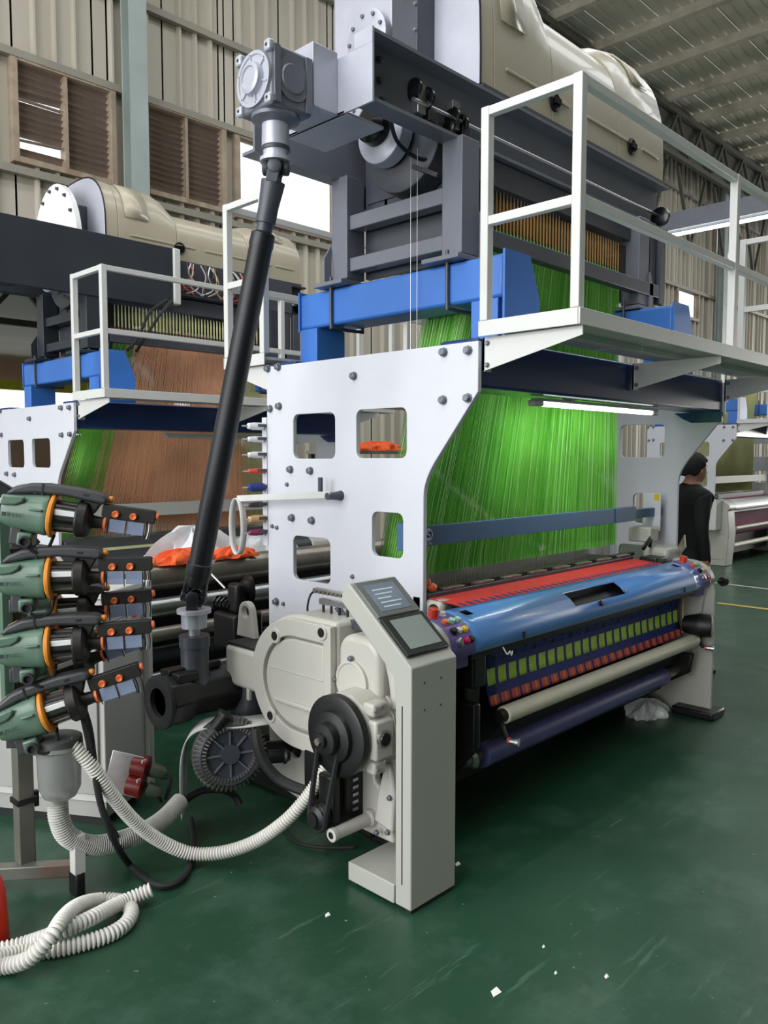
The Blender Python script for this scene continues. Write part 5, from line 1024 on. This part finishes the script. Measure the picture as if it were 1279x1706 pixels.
# ================================================================== person
def person():
    px, py = 6.02, 2.575; yaw = R(-32)   # facing right and away along +X
    t = T('person', 'person in a black T-shirt standing with head turned right behind the gantry', 'person', (px, py, 0))
    F_ = Vector((math.cos(yaw), math.sin(yaw), 0)); S_ = Vector((-F_.y, F_.x, 0)); O = Vector((px, py, 0))
    def W_(f, s, z): return O+F_*f+S_*s+Vector((0, 0, z))
    vs = []; es = []; rs = []
    def v(p, r): vs.append(p); rs.append(r if isinstance(r, tuple) else (r, r)); return len(vs)-1
    pel = v(W_(0, 0, .93), (.15, .12)); wa = v(W_(.01, 0, 1.08), (.145, .115)); ch = v(W_(.015, 0, 1.27), (.165, .125)); sh = v(W_(-.005, 0, 1.36), (.12, .10)); nk = v(W_(0, 0, 1.43), .058); hd = v(W_(.015, 0, 1.52), .06)
    es += [(pel, wa), (wa, ch), (ch, sh), (sh, nk), (nk, hd)]
    for s_ in (-1, 1):
        a = v(W_(-.01, s_*.16, 1.35), .072); b = v(W_(-.04, s_*.20, 1.10), .05); c = v(W_(.0, s_*.20, .90), .04); d_ = v(W_(.02, s_*.19, .83), .034); es += [(sh, a), (a, b), (b, c), (c, d_)]
        h = v(W_(0, s_*.09, .86), .098); k = v(W_(.02, s_*.10, .48), .066); an = v(W_(-.02, s_*.10, .09), .045); es += [(pel, h), (h, k), (k, an)]
    me = bpy.data.meshes.new('body'); me.from_pydata([tuple(p-O) for p in vs], es, []); o = bpy.data.objects.new('body', me); COL.objects.link(o); o.parent = t
    sk = o.modifiers.new('skin', 'SKIN'); sk.use_smooth_shade = True
    for i, r_ in enumerate(rs): me.skin_vertices[0].data[i].radius = r_
    me.skin_vertices[0].data[0].use_root = True
    o.modifiers.new('sub', 'SUBSURF').levels = 2; o.modifiers['sub'].render_levels = 2
    dg = bpy.context.evaluated_depsgraph_get(); m2 = bpy.data.meshes.new_from_object(o.evaluated_get(dg)); o.modifiers.clear(); o.data = m2
    m2.materials.clear()
    for k in ('skin', 'shirt', 'trousers'): m2.materials.append(MATS[k])
    for p in m2.polygons:
        c = p.center; rl = c; s_ = abs(rl.dot(S_)); p.use_smooth = True
        p.material_index = 2 if (c.z < .93 and s_ < .155) else (1 if (c.z < 1.44 and c.z > .87) else 0)
    # head with face
    hc = W_(.03, 0, 1.545); yw = R(-30); f2 = Vector((math.cos(yw), math.sin(yw), 0)); s2 = Vector((-f2.y, f2.x, 0))
    mb = M(); nu, nv = 32, 24
    def hp(u, v_):
        th = 2*math.pi*u; ph = math.pi*(v_-.5); x = math.cos(ph)*math.cos(th); y = math.cos(ph)*math.sin(th); z = math.sin(ph)
        fx = .098*x; fy = .076*y; fz = .118*z
        if z < 0: fy *= 1+.22*z; fx *= 1+.10*z if x > 0 else 1+.28*z
        if x > .5: fx = fx*(1-.06*(x-.5))
        if x > .2: 
            fx += .030*math.exp(-(y/.16)**2-((z+.12)/.17)**2)*(x > .2)          # nose
            fx += .010*math.exp(-(y/.35)**2-((z+.50)/.10)**2)-.010*math.exp(-((abs(y)-.42)/.18)**2-((z-.03)/.14)**2)  # mouth, eye sockets
            fx += .012*math.exp(-(y/.3)**2-((z+.85)/.14)**2)                      # chin
        return hc+f2*fx+s2*fy+Vector((0, 0, fz))
    mb.grid(hp, nu, nv); hd_ = part(t, 'head', mb, 'skin')
    for s_ in (-1, 1):
        e = hc+f2*.074+s2*s_*.030+Vector((0, 0, .006)); part(t, 'eye', M().sphere(e, .010, 12, 8), 'drum_white', under=hd_); part(t, 'pupil', M().sphere(e+f2*.006, .005, 8, 6), 'black', under=hd_); part(t, 'eyebrow', M().bar(e+Vector((0, 0, .022))+f2*.004-s2*.014, e+Vector((0, 0, .022))+f2*.002+s2*.014, .006, .006), 'hair', under=hd_)
        ea = hc+s2*s_*.077-f2*.008+Vector((0, 0, -.005)); part(t, 'ear', M().sphere(ea, (.018, .012, .030), 14, 10), 'skin', under=hd_)
    part(t, 'mouth', M().bar(hc+f2*.080-s2*.016+Vector((0, 0, -.06)), hc+f2*.080+s2*.016+Vector((0, 0, -.06)), .006, .008), 'cloth_red', under=hd_)
    hr = M(); rn = random.Random(4)
    def hq(u, v_):
        th = 2*math.pi*u; x = math.cos(th); lo = -.55 if x < -.2 else (-.05 if x < .35 else .42)
        lo = -.30+.80*max(0, min(1, (x+.35)/.9))+.05*math.sin(7*th); z = lo+(1-lo)*v_; z = min(z, .9999); c = math.sqrt(1-z*z); k = 1.10+.05*math.sin(9*th+4*z)+.04*math.sin(17*th-6*z)
        return hc+f2*(.103*c*x*k-.006)+s2*(.081*c*math.sin(th)*k)+Vector((0, 0, .122*z*(1.06+.03*math.sin(11*th))))
    hr.grid(hq, 40, 12); solidify(part(t, 'hair', hr, 'hair'), .012)
    for s_ in (-1, 1):
        w = W_(.025, s_*.19, .80); hm = M(); hm.sphere(w, (.030, .022, .045), 14, 10)
        for k in range(4):
            b0 = w+F_*(.022-.014*k)+Vector((0, 0, -.03)); hm.tube([b0, b0+Vector((0, 0, -.03))+F_*.004, b0+Vector((0, 0, -.055+.004*abs(k-1)))-S_*s_*.012], .0085, 8)
        hm.tube([w+F_*.026, w+F_*.045+Vector((0, 0, -.022)), w+F_*.045-S_*s_*.01+Vector((0, 0, -.045))], .009, 8)
        part(t, 'hand', hm, 'skin')
        fb = W_(-.02, s_*.10, 0); sm = M()
        P_ = [(-.09, .035, .07), (-.05, .042, .10), (.02, .042, .095), (.09, .046, .065), (.155, .042, .05), (.18, .025, .035)]
        rg = [[fb+F_*f_+S_*(w_*math.cos(q))+Vector((0, 0, max(.02, .02+h_*max(0, math.sin(q))))) for q in [2*math.pi*j/14 for j in range(14)]] for f_, w_, h_ in P_]
        sm.add([p for r_ in rg for p in r_], [(i*14+j, i*14+(j+1) % 14, (i+1)*14+(j+1) % 14, (i+1)*14+j) for i in range(len(rg)-1) for j in range(14)]+[tuple(range(14)), tuple(range(14*(len(rg)-1), 14*len(rg)))])
        so_ = part(t, 'shoe', sm, 'shoe'); part(t, 'sole', M().bar(fb-F_*.095+Vector((0, 0, .012)), fb+F_*.185+Vector((0, 0, .012)), .09, .024), 'shoe_sole', .01, under=so_)
person()
